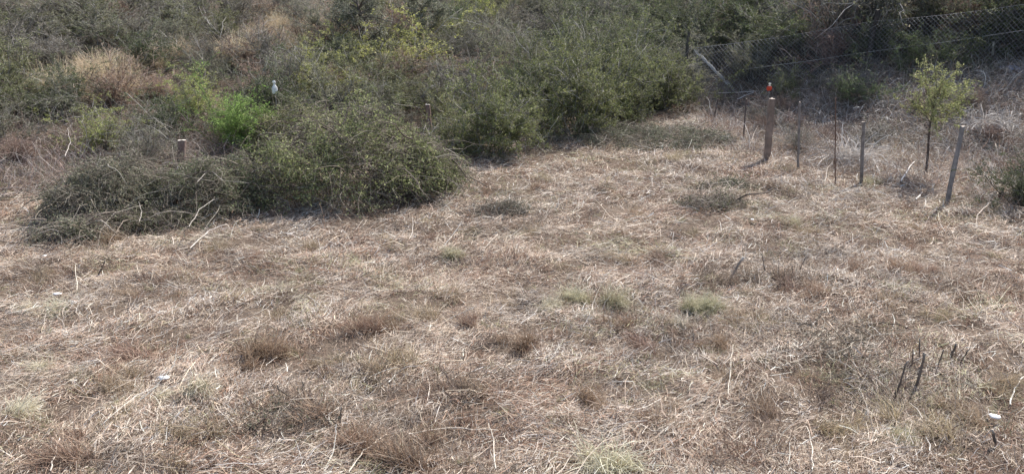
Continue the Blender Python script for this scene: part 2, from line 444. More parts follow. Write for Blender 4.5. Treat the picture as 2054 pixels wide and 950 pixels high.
undergrowth(60000, reg_hill(21, -.9, 6.5, 4.6, 16), (.2, .8), .0075, [(.42, .38, .36), (.27, .18, .14), (.50, .46, .43), (.33, .24, .19), (.24, .20, .17), (.55, .50, .44)], rng, mb, lean=.75, bend=1.7, K=5)
undergrowth(15000, reg_hill(19.5, .2, 5.5, 7.2, 14), (.25, .75), .0105, [(.62, .58, .54), (.44, .40, .37), (.70, .66, .62), (.50, .46, .43)], rng, mb, lean=.6, bend=2.2, K=5)
def reg_bank(n, rg):
    x = rg.uniform(4.9, 15, n * 4); y = rg.uniform(9, 22, n * 4)
    k = (y > 16.3 - (x - 5.15) * 1.3) & (y > 11.2) & (y < 21.9 - (x - 6.3) * .5) & ((x > 5.3) | (y < 21))
    k &= rg.random(len(x)) < np.clip(.65 + .7 * wav(x, y, 3.1, 9), .12, 1)
    return x[k][:n], y[k][:n]
undergrowth(58000, reg_bank, (.12, .6), .0075, [(.40, .35, .31), (.27, .18, .135), (.34, .24, .18), (.50, .45, .41), (.24, .18, .15), (.36, .27, .19)], rng, mb, lean=.7, bend=1.6, K=5)
undergrowth(9000, reg_bank, (.25, .75), .009, [(.60, .56, .52), (.40, .36, .33), (.68, .64, .60)], rng, mb, lean=.5, bend=2.2, K=5)
tag(link('dead_grass', mb.mesh('dead_grass', M_straw)), label='flattened grey and reddish dead grass around the fence posts', cat='dead grass', kind='stuff')

# ------------------------------------------------------------------ landmarks for telling look-alikes apart
LAND = [('the white rag', 550, 175), ('the bright green bush', 475, 255), ('the yellow-green shrub', 815, 105), ('the left wooden post', 365, 300),
        ('the small wooden post', 860, 240), ('the red and white rag', 1543, 175), ('the top left corner', 0, 0), ('the yellow top-edge bush', 940, 20),
        ('the big cut brush pile', 700, 340), ('the fence end post', 1378, 80), ('the sapling', 1875, 180), ('the top right corner', 2054, 0),
        ('the pale grass patch', 170, 140), ('the thick square post', 1545, 260), ('the leaning post', 1915, 330), ('the left brush pile', 180, 420),
        ('the dark middle fence post', 1745, 70), ('the tall grey tree', 720, 60), ('the forked pale stick', 1490, 520), ('the pair of green tufts', 1190, 600),
        ('the cluster of dark stubs', 1850, 730), ('the white stone by a tuft', 330, 768), ('the lower right white stone', 1990, 850), ('the bottom edge middle', 1027, 950),
        ('the white stone in the straw', 117, 600), ('the two black stubs', 590, 785), ('the split pale branch', 980, 488), ('the bottom right corner', 2054, 950), ('the bottom left corner', 0, 950)]
_seen = {}
def where(desc, x, y, z):
    px, py = pix(x, y, z)
    n, lx, ly = min(LAND, key=lambda l: math.hypot(l[1] - px, (l[2] - py) * 1.3))
    dx, dy = px - lx, py - ly
    if abs(dx) > 2 * abs(dy): d = 'right of' if dx > 0 else 'left of'
    elif abs(dy) > 2 * abs(dx): d = 'below' if dy > 0 else 'above'
    else: d = ('below' if dy > 0 else 'above') + ('-right of' if dx > 0 else '-left of')
    return desc, d, n, math.hypot(dx, dy)
_pending = []
def later(o, desc, x, y, z): _pending.append((o, where(desc, x, y, z)))
ORD = ['nearest', 'second nearest', 'third nearest', 'fourth nearest', 'fifth nearest', 'sixth nearest', 'seventh nearest', 'eighth nearest', 'ninth nearest', 'tenth nearest', 'eleventh nearest', 'twelfth nearest']
def flush():
    groups = {}
    for o, (desc, d, n, r) in _pending: groups.setdefault((desc, d, n), []).append((r, o))
    for (desc, d, n), L in groups.items():
        L.sort(key=lambda q: q[0])
        for i, (r, o) in enumerate(L):
            o['label'] = ('' if len(L) == 1 else ORD[min(i, 11)] + ' ') + f'{desc} {d} {n}'

# ------------------------------------------------------------------ hillside shrubs
def zone(px, py, r):
    """which species grows where"""
    def near(cx, cy, rx, ry): return ((px - cx) / rx) ** 2 + ((py - cy) / ry) ** 2 < 1
    if near(600, 60, 90, 45) and r < .6: return 'drybrown'
    if near(330, 120, 300, 52): return ['drybrown', 'sage', 'twiggy', 'drybrown', 'dark', 'twiggy'][int(r * 6)]
    if near(180, 320, 270, 80): return ['drybrown', 'drybrown', 'twiggy', 'drybrown'][int(r * 4)]
    if px > 1650 and py < 140: return ['dark', 'drybrown', 'twiggy', 'dark', 'sage'][int(r * 5)]
    if px > 1320 and py < 110: return ['green', 'green', 'olive', 'sage', 'dark'][int(r * 5)]
    if px > 1100: return ['olive', 'green', 'twiggy', 'dark', 'sage', 'olive'][int(r * 6)]
    if py > 150 and px < 700: return ['olive', 'olive', 'dark', 'sage', 'twiggy', 'olive', 'green'][int(r * 7)]
    return ['olive', 'sage', 'twiggy', 'twiggy', 'drybrown', 'sage', 'olive', 'dark'][int(r * 8)]
RES = []          # special shrubs' places keep the scatter clear
def special(kind, px, py_mid, s, sz, label, j=None, name='shrub', cat='shrub', base=None, grp=None):
    hgt = KINDS[kind]['h'] * (sz or s)
    p = at(px, py_mid, hgt * .5) if base is None else at(px, base)
    RES.append((p.x, p.y, s * .75))
    return shrub(kind, p.x, p.y, s, sz, j, label=label, name=name, cat=cat, group=grp)
special('bright', 475, 250, 1.25, 1.05, 'vivid green feathery bush standing out among the dull shrubs left of centre', name='feathery_bush', cat='bush')
special('yellow', 815, 105, 1.4, 1.0, 'wide yellow-green shrub in the upper middle of the hillside')
special('yellow', 385, 200, .72, .5, 'lime-tinted low shrub up-left of the bright green bush')
special('yellow', 640, 160, .9, .7, 'lime-tinted low shrub just right of the white rag')
special('yellow', 205, 268, .7, .5, 'mustard-green shrub among the reddish weeds left of the left wooden post')
special('yellow', 955, 14, 1.0, 1.0, 'bright yellow bush at the top edge of the hillside')
special('green', 922, 40, .6, .8, 'small deep green bush in front of the yellow bush at the top edge')
special('full', 1000, 235, 1.15, 1.15, 'rounded olive shrub on the field edge right of the small wooden post', base=310)
special('olive', 925, 268, .7, .5, 'low olive shrub touching the foot of the small wooden post', base=300)
special('full', 1165, 190, 1.25, 1.3, 'tall dark-based shrub overhanging the mown field edge', base=268)
special('full', 1235, 170, 1.1, 1.2, 'dark green shrub behind the mown edge with deep shade under it', base=245)
special('full', 1325, 150, 1.1, 1.15, 'brownish-footed olive shrub beside the sagging end of the wire fence', base=222)
special('green', 1720, 170, .62, .5, 'small low green bush behind the rusty rod, below the wire fence', base=205)
special('olive', 1580, 165, .5, .55, 'small olive bush just right of the red and white rag', base=195)
special('green', 1830, 125, .55, .5, 'low green bush between the sapling crown and the wire fence', base=140)
special('green', 1905, 110, .6, .45, 'low blue-green bush behind the sapling crown', base=128)
special('dark', 2040, 375, .75, .6, 'dark spiky green bush cut off by the right edge of the picture', base=412)
pq = Vector((6.9, 23.0, 0))
o = shrub('olive', pq.x, pq.y, .75, .8, label='olive bush seen through the left end of the wire fence', group=None); RES.append((6.9, 23.0, .7))
RES.append((-.437 * 14.6, 14.3, .6)); RES.append((-.107 * 19.2, 18.2, .6)); RES.append((5.6, 21.8, 1.1))
er = random.Random(21)
for a_, b_, c_ in [(115, 160, .75), (205, 143, .85), (540, 60, .8), (475, 105, .6), (290, 118, .5)]:
    p_ = at(a_, b_ + 6); RES.append((p_.x, p_.y, c_)); RES.append((p_.x, p_.y - .7, c_ * .7))
for i, (ex, kd) in enumerate([(.15, 'dark'), (.75, 'full'), (1.35, 'olive'), (2.0, 'full'), (2.6, 'green'), (3.3, 'full'), (3.9, 'dark'), (4.3, 'olive')]):
    x = ex; y = float(edge_y(x)) + .75
    RES.append((x, y, .55))
    o = shrub(kd, x, y, er.uniform(.75, .9), er.uniform(.75, .95), j=i, group='shrubs covering the hillside')
    later(o, 'edge-row ' + NAMES[kd], x, y, zg(x, y) + .5)
for i, (ex, kd) in enumerate([(.6, 'full'), (1.6, 'olive'), (2.7, 'full'), (3.7, 'dark')]):
    if i == 0:
        for j_ in range(9):
            xx = .1 + j_ * .5; yy = float(edge_y(xx)) + er.uniform(.95, 1.25)
            o = shrub('dark', xx, yy, .62, .7, j=j_, group='shrubs covering the hillside')  # dark low shrubs added between the hedge rows to deepen its base shade
            later(o, 'added low shade-deepening ' + NAMES['dark'], xx, yy, zg(xx, yy) + .35)
    x = ex; y = float(edge_y(x)) + 1.8
    RES.append((x, y, .6))
    o = shrub(kd, x, y, er.uniform(.95, 1.1), er.uniform(1.0, 1.15), j=i + 1, group='shrubs covering the hillside')
    later(o, 'tall ' + NAMES[kd], x, y, zg(x, y) + .7)
# low dry bushes on the bank behind the posts
for i in range(34):
    x = er.uniform(6.0, 13.5); y = 16.6 - (x - 5.15) * 1.0 + er.uniform(.5, 7)
    fy_ = 22.0 - (x - 6.3) * .5
    if y > fy_ - .6: continue
    q = er.uniform(.38, .62)
    kd = er.choice(('drybrown', 'drybrown', 'twiggy'))
    o = shrub(kd, x, y, q, q * er.uniform(.6, .9), j=i, group='dry bushes on the bank behind the posts')
    later(o, 'small ' + NAMES[kd], x, y, zg(x, y) + .2)
spc = 1.18
gx = np.arange(-30, 30, spc); gy = np.arange(9, 40, spc * .86)
cnt = 0
for iy, y0 in enumerate(gy):
    for x0 in gx:
        x = x0 + (iy % 2) * spc / 2 + random.uniform(-.4, .4); y = y0 + random.uniform(-.4, .4)
        if abs(x) > y * .70 + 1.5: continue
        t = y - float(edge_y(x))
        if t < .9: continue
        z = zg(x, y)
        px, py = pix(x, y, z + .6)
        if py < -70: continue
        if x > 4.8 and px > 1400:
            # behind the posts it is open dead grass; shrubs only beyond the wire fence
            fy = 22.0 - (x - 6.3) * .5
            if y < fy + .35: continue
            if py > 150: continue
        if any((x - a) ** 2 + (y - b_) ** 2 < c ** 2 for a, b_, c in RES): continue
        if ((px - 690) / 130) ** 2 + ((py - 330) / 60) ** 2 < 1 and t < 1.5: continue
        r = random.random()
        k = zone(px, py, r * .999)
        s = random.choice((.6, .7, .8, .9, 1.0)) * random.uniform(.92, 1.08); sz = s * random.uniform(.66, .92)
        if py < -25: continue
        if k == 'drybrown' and random.random() < .1: continue
        if cnt >= 262: continue
        if px < 450 and py > 250: s *= .95; sz *= .85
        if px > 1150: s *= 1.2; sz *= 1.3
        if px > 1650: s *= 1.4; sz *= 1.8
        if (x, y) and t < 1.3: s *= .8
        o = shrub(k, x, y, s, sz, group='shrubs covering the hillside')
        size = 'low' if sz < .5 else ('large' if sz > .75 else 'middle-sized')
        later(o, f'{size} {NAMES[k]}', x, y, z + .5)
        cnt += 1
print('scatter shrubs', cnt)

# trees that shade the ground behind the wire fence
def tree_meshes(seed, h, crown, pal, nleaf=22000):
    rg = np.random.default_rng(seed)
    mt, ml = MB(), MB()
    P = grow(rg, np.zeros((1, 3)) + np.array([0, 0, -.2]), np.array([[.05, .02, 1.0]]), np.array([h * .75]), 8, .18)
    tubes(mt, P, np.linspace(.12, .04, 8)[None], np.array([[.13, .10, .08]]), 8)
    nb = 16; idx = np.zeros(nb, int); t = rg.uniform(.25, 1, nb)
    b0, d0 = along(P, idx, t)
    a = rg.uniform(0, 6.28, nb)
    P1 = grow(rg, b0, np.stack([np.cos(a), np.sin(a), rg.uniform(.2, 1, nb)], 1), crown * rg.uniform(.7, 1.15, nb), 6, .4)
    tubes(mt, P1, np.linspace(.045, .012, 6)[None] * np.ones((nb, 1)), pick([(.15, .12, .1)], nb, rg), 5)
    n2 = 260; i2 = rg.integers(0, nb, n2); b2, d2 = along(P1, i2, rg.uniform(.2, 1, n2))
    P2 = grow(rg, b2, d2 + rg.normal(0, .8, (n2, 3)), crown * rg.uniform(.2, .45, n2), 4, .5)
    tubes(mt, P2, np.linspace(.012, .004, 4)[None] * np.ones((n2, 1)), pick(GREY, n2, rg))
    i3 = rg.integers(0, n2, nleaf); b3, _ = along(P2, i3, rg.uniform(0, 1, nleaf))
    b3 = b3 + rg.normal(0, .06, (nleaf, 3))
    tone = rg.uniform(.7, 1.3, n2)[i3][:, None]
    leaves(ml, b3, rg.uniform(.6, 1.4, nleaf) * .06, np.clip(pick(pal, nleaf, rg, .2) * tone, .01, .6), rg, .5)
    return mt.mesh('trunk', M_twig), ml.mesh('crown', M_leaf)
TREES = [tree_meshes(5, 4.2, 1.9, [(.11, .12, .07), (.15, .155, .09), (.20, .19, .13)]), tree_meshes(6, 3.6, 1.7, [(.14, .16, .08), (.11, .12, .06)])]
def tree(j, x, y, s, label, rz=0, name='tree'):
    r = empty(name, (x, y, zg(x, y)), rz); r.scale = (s, s, s)
    link('trunk', TREES[j][0], r); link('crown', TREES[j][1], r)
    tag(r, label, 'tree', 'trees behind the wire fence'); return r
tree(0, 11.4, 25.8, .9, 'dark tree behind the wire fence beside its dark middle post', 1)
tree(1, 14.0, 24.6, 1.0, 'dark tree behind the wire fence, right of the dark middle post', 2)
tree(0, 16.4, 23.2, 1.0, 'dark tree behind the wire fence at the top right corner', 4)
tree(1, 9.2, 28.0, .85, 'tree at the top edge above the left half of the wire fence', 5)
tree(0, 14.5, 28.0, 1.2, 'tall dark tree rising beyond the top edge, above the far wire fence', 3)
TREES.append(tree_meshes(9, 3.0, 1.35, [(.19, .195, .14), (.13, .14, .09), (.30, .30, .24)], 12000))
pt = at(728, 40, 1.2)
r_ = tree(2, pt.x, pt.y, .8, 'tall grey-leaved small tree upper middle, left of the yellow-green shrub', 1.0); r_['group'] = 'small trees on the hillside'
pt = at(850, 18, 1.2)
r_ = tree(2, pt.x, pt.y, .65, 'grey-leaved small tree right above the yellow-green shrub', 3.0); r_['group'] = 'small trees on the hillside'

# ------------------------------------------------------------------ grass tufts
def tuft_mesh(seed, n, h, spread, wid, cb, ct, bend=1.6, K=5, loose=.34):
    rg = np.random.default_rng(seed); mb = MB()
    a = rg.uniform(0, 6.283, n); el = np.clip(np.pi / 2 - np.abs(rg.normal(0, spread, n)), .1, 1.57)
    d = np.stack([np.cos(a) * np.cos(el), np.sin(a) * np.cos(el), np.sin(el)], 1)
    cc = rg.normal(0, h * loose, (5, 2)); ck = rg.integers(0, 5, n)
    base = np.stack([cc[ck, 0] + rg.normal(0, h * .14, n), cc[ck, 1] + rg.normal(0, h * .14, n), np.full(n, -.01)], 1)
    d = norm(d + np.array([rg.normal(0, .3), rg.normal(0, .3), 0])); L = h * rg.uniform(.25, 1.15, n) * rg.uniform(.6, 1.1, 5)[ck]
    P = grow(rg, base, d, L, K, .35, bend)
    P[:, :, 2] = np.maximum(P[:, :, 2], -.01)
    t = np.linspace(0, 1, K)[None, :, None]
    cb = pick(cb, n, rg)[:, None]; ct = pick(ct, n, rg)[:, None]
    side = norm(np.cross(d, rg.normal(size=(n, 3))))
    ribbons(mb, P, wid * np.linspace(1, .35, K)[None] * np.ones((n, 1)), side, cb * (1 - t) + ct * t)
    return mb.mesh('tuft_blades', M_grass)
TUFT = {
 'green': [tuft_mesh(20 + i, 1000, .26, .75, .004, [(.24, .22, .12), (.30, .28, .16)], [(.70, .66, .50), (.58, .54, .36), (.62, .58, .42)], loose=.16) for i in range(3)],
 'pale': [tuft_mesh(30 + i, 600, .22, .8, .0045, [(.44, .40, .26)], [(.78, .73, .60), (.70, .64, .50)], loose=.2) for i in range(3)],
 'straw': [tuft_mesh(40 + i, 420, .20, .65, .004, [(.30, .23, .15)], [(.55, .46, .34), (.45, .36, .25)], .8) for i in range(3)],
 'rusty': [tuft_mesh(50 + i, 520, .20, .7, .004, [(.17, .11, .08), (.22, .14, .10)], [(.42, .29, .21), (.36, .25, .18), (.50, .40, .31)], .9) for i in range(3)],
 'tan': [tuft_mesh(60 + i, 500, .70, .5, .010, [(.46, .37, .25)], [(.80, .68, .48), (.68, .56, .40)], .9) for i in range(3)],
 'weed': [tuft_mesh(70 + i, 90, .32, .5, .005, [(.15, .11, .09)], [(.30, .24, .19), (.22, .17, .13)], .1) for i in range(3)],
}
TD = {'green': 'green-based grass tuft', 'pale': 'pale cream grass tuft', 'straw': 'straw-coloured grass tuft', 'rusty': 'rust-brown grass tuft', 'tan': 'golden dry grass clump', 'weed': 'bare brown weed stalks'}
def tuft(kind, px, py, s, label=None, j=None, grp='grass tufts in the mown field', sz=1, world=None):
    p = at(px, py) if world is None else world
    o = link('weed_stalks' if kind == 'weed' else 'grass_tuft', TUFT[kind][(random.randrange(9) if j is None else j) % 3], None, p)
    o.rotation_euler = (0, 0, random.uniform(0, 6.28)); s *= 1.3 if kind in ('pale', 'green', 'rusty', 'straw') else 1.1; o.scale = (s * random.uniform(.7, 1.35), s * random.uniform(.7, 1.25), s * sz * random.uniform(.75, 1.05))
    tag(o, label, 'dry weeds' if kind == 'weed' else 'grass tuft', grp)
    if label is None: later(o, TD[kind], p.x, p.y, p.z)
    return o
tuft('green', 1228, 612, 1.15, 'thick green-based tuft with white tips, the fuller of the middle pair')
tuft('green', 1158, 606, .95, 'thinner green-based tuft, left one of the middle pair')
tuft('pale', 1182, 636, .7, 'small whitish tuft just below the pair of green tufts')
tuft('green', 1385, 622, 1.0, 'pale-tipped green tuft below the forked pale stick'); tuft('green', 1430, 618, .8, 'smaller green tuft right beside the pale-tipped one under the forked stick')
tuft('pale', 1100, 612, .8); tuft('pale', 1360, 655, .8)
tuft('pale', 400, 778, 1.2, 'bright cream tuft right of the white stone by a tuft'); tuft('pale', 330, 795, .6)
tuft('pale', 90, 742, 1.1); tuft('pale', 155, 752, .8); tuft('pale', 30, 832, 1.1); tuft('pale', 120, 625, 1.1); tuft('pale', 60, 622, .8)
tuft('pale', 1225, 938, 1.6, 'large cream tuft cut by the bottom edge, right of centre')
tuft('pale', 1190, 948, 1.0, 'small cream tuft beside the large one on the bottom edge')
for q in [('rusty', 1040, 685, 1.1), ('rusty', 1245, 650, 1.1), ('rusty', 285, 715, 1.3), ('rusty', 500, 725, 1.5), ('rusty', 545, 715, 1.0), ('rusty', 720, 665, 1.3), ('rusty', 760, 660, .9),
          ('rusty', 1165, 805, 1.3), ('rusty', 850, 915, 1.7), ('rusty', 700, 885, 1.3), ('rusty', 1640, 585, 1.1), ('rusty', 1590, 578, 1.0), ('rusty', 500, 530, 1.2), ('rusty', 325, 575, 1.2),
          ('rusty', 215, 490, 1.1), ('rusty', 1730, 545, 1.0), ('rusty', 1800, 548, 1.1), ('rusty', 1860, 550, .9), ('rusty', 1330, 525, .9), ('rusty', 1070, 380, .9), ('rusty', 1425, 690, 1.1),
          ('rusty', 640, 820, 1.4), ('rusty', 1300, 700, .9), ('rusty', 160, 905, 1.3), ('rusty', 1540, 835, 1.0), ('rusty', 950, 650, .8), ('rusty', 1560, 300, .8),
          ('straw', 855, 640, 1.2), ('straw', 810, 735, 1.2), ('straw', 770, 745, .9), ('straw', 250, 592, .9), ('straw', 1345, 320, .9), ('straw', 1085, 360, 1.1), ('straw', 1475, 640, 1.0),
          ('straw', 660, 735, .8), ('straw', 230, 780, 1.0), ('straw', 560, 640, .8), ('straw', 900, 590, .8), ('straw', 1010, 610, .9), ('straw', 1130, 540, .8), ('straw', 1250, 520, .9),
          ('straw', 1780, 610, .9), ('straw', 1890, 640, .8), ('straw', 1995, 775, 1.1), ('straw', 1950, 835, 1.2), ('straw', 1880, 870, 1.2), ('straw', 1330, 850, 1.1), ('straw', 960, 780, .9),
          ('straw', 470, 600, .8), ('straw', 380, 880, 1.3), ('straw', 240, 850, 1.0), ('straw', 1690, 870, 1.1), ('straw', 1450, 760, .9), ('straw', 1380, 470, .9), ('straw', 1270, 430, .8),
          ('straw', 1620, 470, .9), ('straw', 1830, 460, .8), ('straw', 70, 560, 1.0), ('straw', 430, 500, .9), ('straw', 620, 500, .8), ('straw', 780, 480, .8), ('straw', 1060, 470, .8),
          ('green', 1590, 455, .9), ('green', 1810, 880, .6), ('green', 905, 510, .8), ('green', 1750, 370, .9), ('green', 1660, 330, .9),
          ('weed', 905, 800, 1.5), ('weed', 930, 790, 1.2), ('weed', 745, 760, 1.3), ('weed', 560, 605, 1.1), ('weed', 590, 600, .9), ('weed', 130, 560, 1.3), ('weed', 90, 560, 1.1), ('weed', 180, 545, 1.0),
          ('weed', 1420, 560, 1.2), ('weed', 1450, 570, 1.2), ('weed', 1545, 560, 1.3), ('weed', 1575, 562, 1.2), ('weed', 1600, 565, 1.1), ('weed', 915, 520, 1.2), ('weed', 930, 515, 1.0), ('weed', 550, 520, 1.1),
          ('weed', 460, 510, 1.0), ('weed', 1010, 430, 1.0), ('weed', 360, 560, 1.0), ('weed', 700, 600, .8), ('weed', 1830, 700, 1.1), ('weed', 1690, 640, 1.0), ('weed', 1260, 600, .8), ('weed', 500, 870, 1.3),
          ('weed', 1560, 900, 1.3), ('weed', 1150, 880, 1.1), ('weed', 310, 940, 1.2), ('weed', 1650, 790, 1.2), ('weed', 1500, 555, 1.2), ('weed', 1520, 570, 1.0), ('weed', 1400, 575, 1.0), ('weed', 1620, 560, 1.1), ('weed', 1380, 560, .9), ('weed', 880, 790, 1.2), ('weed', 725, 745, 1.1), ('weed', 610, 815, 1.1), ('weed', 570, 820, 1.0), ('weed', 1800, 770, 1.1), ('weed', 1870, 740, 1.0), ('weed', 290, 560, .9), ('weed', 70, 590, 1.0), ('weed', 1130, 700, .8)]:
    tuft(*q)
for (px, py, s) in [(110, 160, .9), (135, 158, .7), (200, 140, 1.0), (225, 142, .9), (185, 132, .7), (285, 120, .7), (480, 100, 1.0), (455, 115, .8), (530, 45, .9), (545, 60, .9), (550, 30, .8), (530, 75, .7), (360, 95, .7), (420, 120, .6), (150, 185, .6),
                    (600, 70, .7), (250, 170, .6), (1120, 2, .9), (1080, 4, .8), (1800, 15, .9), (1760, 12, .8), (95, 150, .8), (160, 165, .7), (210, 128, .8), (240, 135, .7), (560, 20, .8), (575, 48, .8), (515, 60, .7), (495, 85, .8), (470, 108, .7), (300, 105, .6), (590, 90, .6), (625, 45, .6)]:
    tuft('tan', 0, 0, s * 1.15, world=at(px, py, .3 * s) - Vector((0, 0, .3 * s)), grp='golden grass clumps on the hillside')

# ------------------------------------------------------------------ cut brush piles
def pile_meshes(seed, L, W, Hh, nbr, ntw, nleaf, pal, tpal, lsize=.03, arch=.25):
    """a heap of cut branches: arching branches lie over and through a low mound"""
    rg = np.random.default_rng(seed); mt, ml = MB(), MB()
    def dome(x, y):
        q = np.clip(1 - (x / L) ** 2 - (y / W) ** 2, 0, 1) ** .55
        return Hh * q * (1 + .26 * np.sin(x * 4.1 + seed) * np.cos(y * 3.3 + seed) + .2 * np.sin(x * 8 + y * 6 + seed))
    def laid(n, len_, K, rlo, up=.2):
        r = np.sqrt(rg.random(n)) * .97; th = rg.uniform(0, 6.283, n)
        x, y = r * np.cos(th) * L, r * np.sin(th) * W
        lev = rg.uniform(rlo, 1.0, n) ** .7
        z = dome(x, y) * lev
        a = rg.uniform(0, 6.283, n) * .5 + rg.choice([0, math.pi], n)
        d = np.stack([np.cos(a), np.sin(a) * .8, rg.normal(up, .3, n)], 1)
        return grow(rg, np.stack([x, y, z], 1), d, len_, K, .55, 1.0)
    P0 = laid(nbr, rg.uniform(.5, 1.4, nbr), 7, .1)
    P0[:, :, 2] = np.clip(P0[:, :, 2], .01, Hh * 1.12 + .05)
    tubes(mt, P0, np.exp(rg.normal(-5.2, .5, (nbr, 1))) * np.linspace(1, .3, 7)[None], pick(tpal, nbr, rg), 4)
    P1 = laid(ntw, rg.uniform(.12, .5, ntw), 4, .3)
    P1[:, :, 2] = np.maximum(P1[:, :, 2], .005)
    tubes(mt, P1, rg.uniform(.6, 1.5, (ntw, 1)) * np.linspace(.0034, .0018, 4)[None], pick(tpal, ntw, rg))
    i = rg.integers(0, ntw, nleaf); b3, _ = along(P1, i, rg.uniform(0, 1, nleaf))
    dens = .6 + .6 * np.sin(b3[:, 0] * 3.1 + seed) * np.sin(b3[:, 1] * 3.7 + 1) + .35 * np.sin(b3[:, 0] * 8 + b3[:, 2] * 6)
    k = rg.random(nleaf) < np.clip(dens, .1, 1)
    b3 = b3[k] + rg.normal(0, .015, (k.sum(), 3)); b3[:, 2] = np.maximum(b3[:, 2], .01)
    tone = rg.uniform(.65, 1.35, ntw)[i[k]][:, None]
    leaves(ml, b3, rg.uniform(.6, 1.4, len(b3)) * lsize, np.clip(pick(pal, len(b3), rg, .2) * tone, .01, .8), rg, .4)
    return mt.mesh('branches', M_twig), ml.mesh('foliage', M_leaf)
WARM = [(.24, .20, .16), (.15, .125, .10), (.34, .30, .25), (.10, .08, .065)]
def pile(px, py, L, W, Hh, label, seed, dens, pal, tpal=WARM, rz=0, name='brush_pile', lsize=.03, lf=1.0):
    p = at(px, py)
    m = pile_meshes(seed, L, W, Hh, int(85 * dens), int(1350 * dens), int(17000 * dens * lf), pal, tpal, lsize * 1.3)
    r = empty(name, p, rz); link('branches', m[0], r); link('foliage', m[1], r)
    tag(r, label, 'brush pile', 'heaps of cut branches'); return r
GG = [(.27, .30, .13), (.18, .21, .09), (.37, .38, .19)]
DG = [(.13, .15, .075), (.16, .175, .095), (.23, .23, .15)]
SG = [(.24, .24, .16), (.17, .18, .115), (.31, .30, .22)]
pile(715, 392, 1.85, 1.2, 1.4, 'large green leafy heap of cut branches at the middle left field edge', 1, 3.4, GG, rz=.25, lsize=.034)
pile(590, 305, 1.2, .8, 1.0, 'upper back part heap of green branches behind the large leafy heap', 8, 1.5, GG, rz=.3)
pile(840, 380, .9, .8, .85, 'drooping green branches forming the right end of the brush row', 7, 1.1, [(.16, .19, .085), (.12, .135, .06)], rz=-.5)
pile(425, 415, 1.15, .85, .8, 'dark twiggy heap of cut branches left of the large leafy heap', 2, 1.9, DG, rz=.1)
pile(225, 432, .95, .85, .95, 'grey brush heap with leaves drying at the left end of the row', 3, 1.9, SG, rz=.35)
pile(160, 478, .55, .4, .3, 'low grey twigs spilling from the left tip of the brush row', 4, .7, SG, rz=.5)
pile(290, 455, .9, .4, .3, 'dark low branches in front of the grey brush heap', 5, .7, DG, rz=0)
pile(1310, 285, 2.0, 1.2, .30, 'flat spread of grey-green cut branches left of the thick square post', 10, 1.9, [(.19, .205, .14), (.14, .15, .10)], rz=-.1, lf=.8)
pile(1430, 412, .6, .42, .16, 'small low heap of olive cut branches on the open straw', 11, .38, [(.16, .17, .10), (.12, .12, .075)], rz=.2, lf=.45)
pile(1450, 378, .4, .25, .14, 'thin scatter of green twigs just above the small olive heap', 12, .35, [(.14, .14, .09)], rz=0)
pile(1010, 425, .5, .3, .12, 'sparse grey cut twigs on the straw right of the brush row', 13, .35, [(.15, .15, .11)], rz=0, lf=.3)
pile(1680, 700, .7, .5, .08, 'thin layer of grey cut twigs left of the cluster of dark stubs', 14, .25, [(.2, .17, .13)], rz=.3, lf=.1)
pile(590, 835, .42, .3, .10, 'sparse dark twigs around the two black stubs', 15, .08, [(.15, .15, .10)], rz=.3, lf=.25)

# ------------------------------------------------------------------ posts
def post_mesh(h, w, seed, col=(.25, .20, .17), top=(.42, .36, .31), square=True, lean=(0, 0)):
    rg = np.random.default_rng(seed); n = 12; K = 9
    a = np.arange(n) / n * 6.283 + .26
    if square:
        r = 1 / np.maximum(np.abs(np.cos(a)), np.abs(np.sin(a))); r = np.minimum(r, 1.28)
    else: r = np.ones(n)
    r = r * (1 + rg.normal(0, .06, n))
    zz = np.concatenate([[-.25], np.linspace(0, h, K - 1)])
    V = []; C = []
    for k, z in enumerate(zz):
        f = 1 + rg.normal(0, .03) - .08 * z / h
        q = max(z, 0) / h
        cx, cy = lean[0] * q + rg.normal(0, .004), lean[1] * q
        rr = r * (1 + rg.normal(0, .02, n))
        zt = z + (rg.normal(0, .008, n) if k == K - 1 else 0)
        V.append(np.stack([cx + w / 2 * rr * f * np.cos(a), cy + w / 2 * rr * f * np.sin(a), np.full(n, 0) + zt], 1))
        C.append(np.tile(np.array(col) * (1 + rg.normal(0, .08)), (n, 1)) * (1 + rg.normal(0, .08, (n, 1))))
    V = np.concatenate(V); C = np.concatenate(C)
    i = np.arange(K - 1)[:, None] * n; j = np.arange(n)[None]; j2 = (j + 1) % n
    F = np.stack([i + j, i + j2, i + n + j2, i + n + j], -1).reshape(-1, 4)
    mb = MB(); mb.add(V, F, C)
    tv = V[-n:] + np.array([0, 0, .002]); tc_ = tv.mean(0) + np.array([0, 0, .004])
    Ft = np.array([[x, (x + 1) % n, n] for x in range(n)])
    mb.add(np.concatenate([tv * 1.0, tc_[None]]), Ft, np.array(top))
    return mb.mesh('post', M_wood)
def post(pt, pb, w, label, name='fence_post', square=True, col=(.25, .20, .17), top=(.42, .36, .31), seed=1, base_world=None, cat='post', sink=0.0):
    b_ = at(*pb) if base_world is None else base_world
    t_ = at_depth(pt[0], pt[1], b_.y + .0)
    h = t_.z - b_.z
    o = link(name, post_mesh(h, w, seed, col, top, square, (t_.x - b_.x, 0)), None, b_)
    tag(o, label, cat); return o
TH = post((1549, 198), (1538, 322), .125, 'thick square weathered wooden post standing alone on the field edge', seed=1, col=(.27, .20, .16))
P4 = post((1604, 205), (1601, 338), .045, 'thin grey post right of the thick square post', seed=2, square=False, col=(.24, .21, .19))
P5 = post((1676, 198), (1675, 372), .022, 'slender rusty rod between two grey posts', name='metal_rod', cat='rod', seed=3, square=False, col=(.16, .10, .075), top=(.2, .13, .1))
P6 = post((1732, 245), (1727, 368), .065, 'upright dark wooden post between the rusty rod and the sapling', seed=4, square=False, col=(.22, .19, .17))
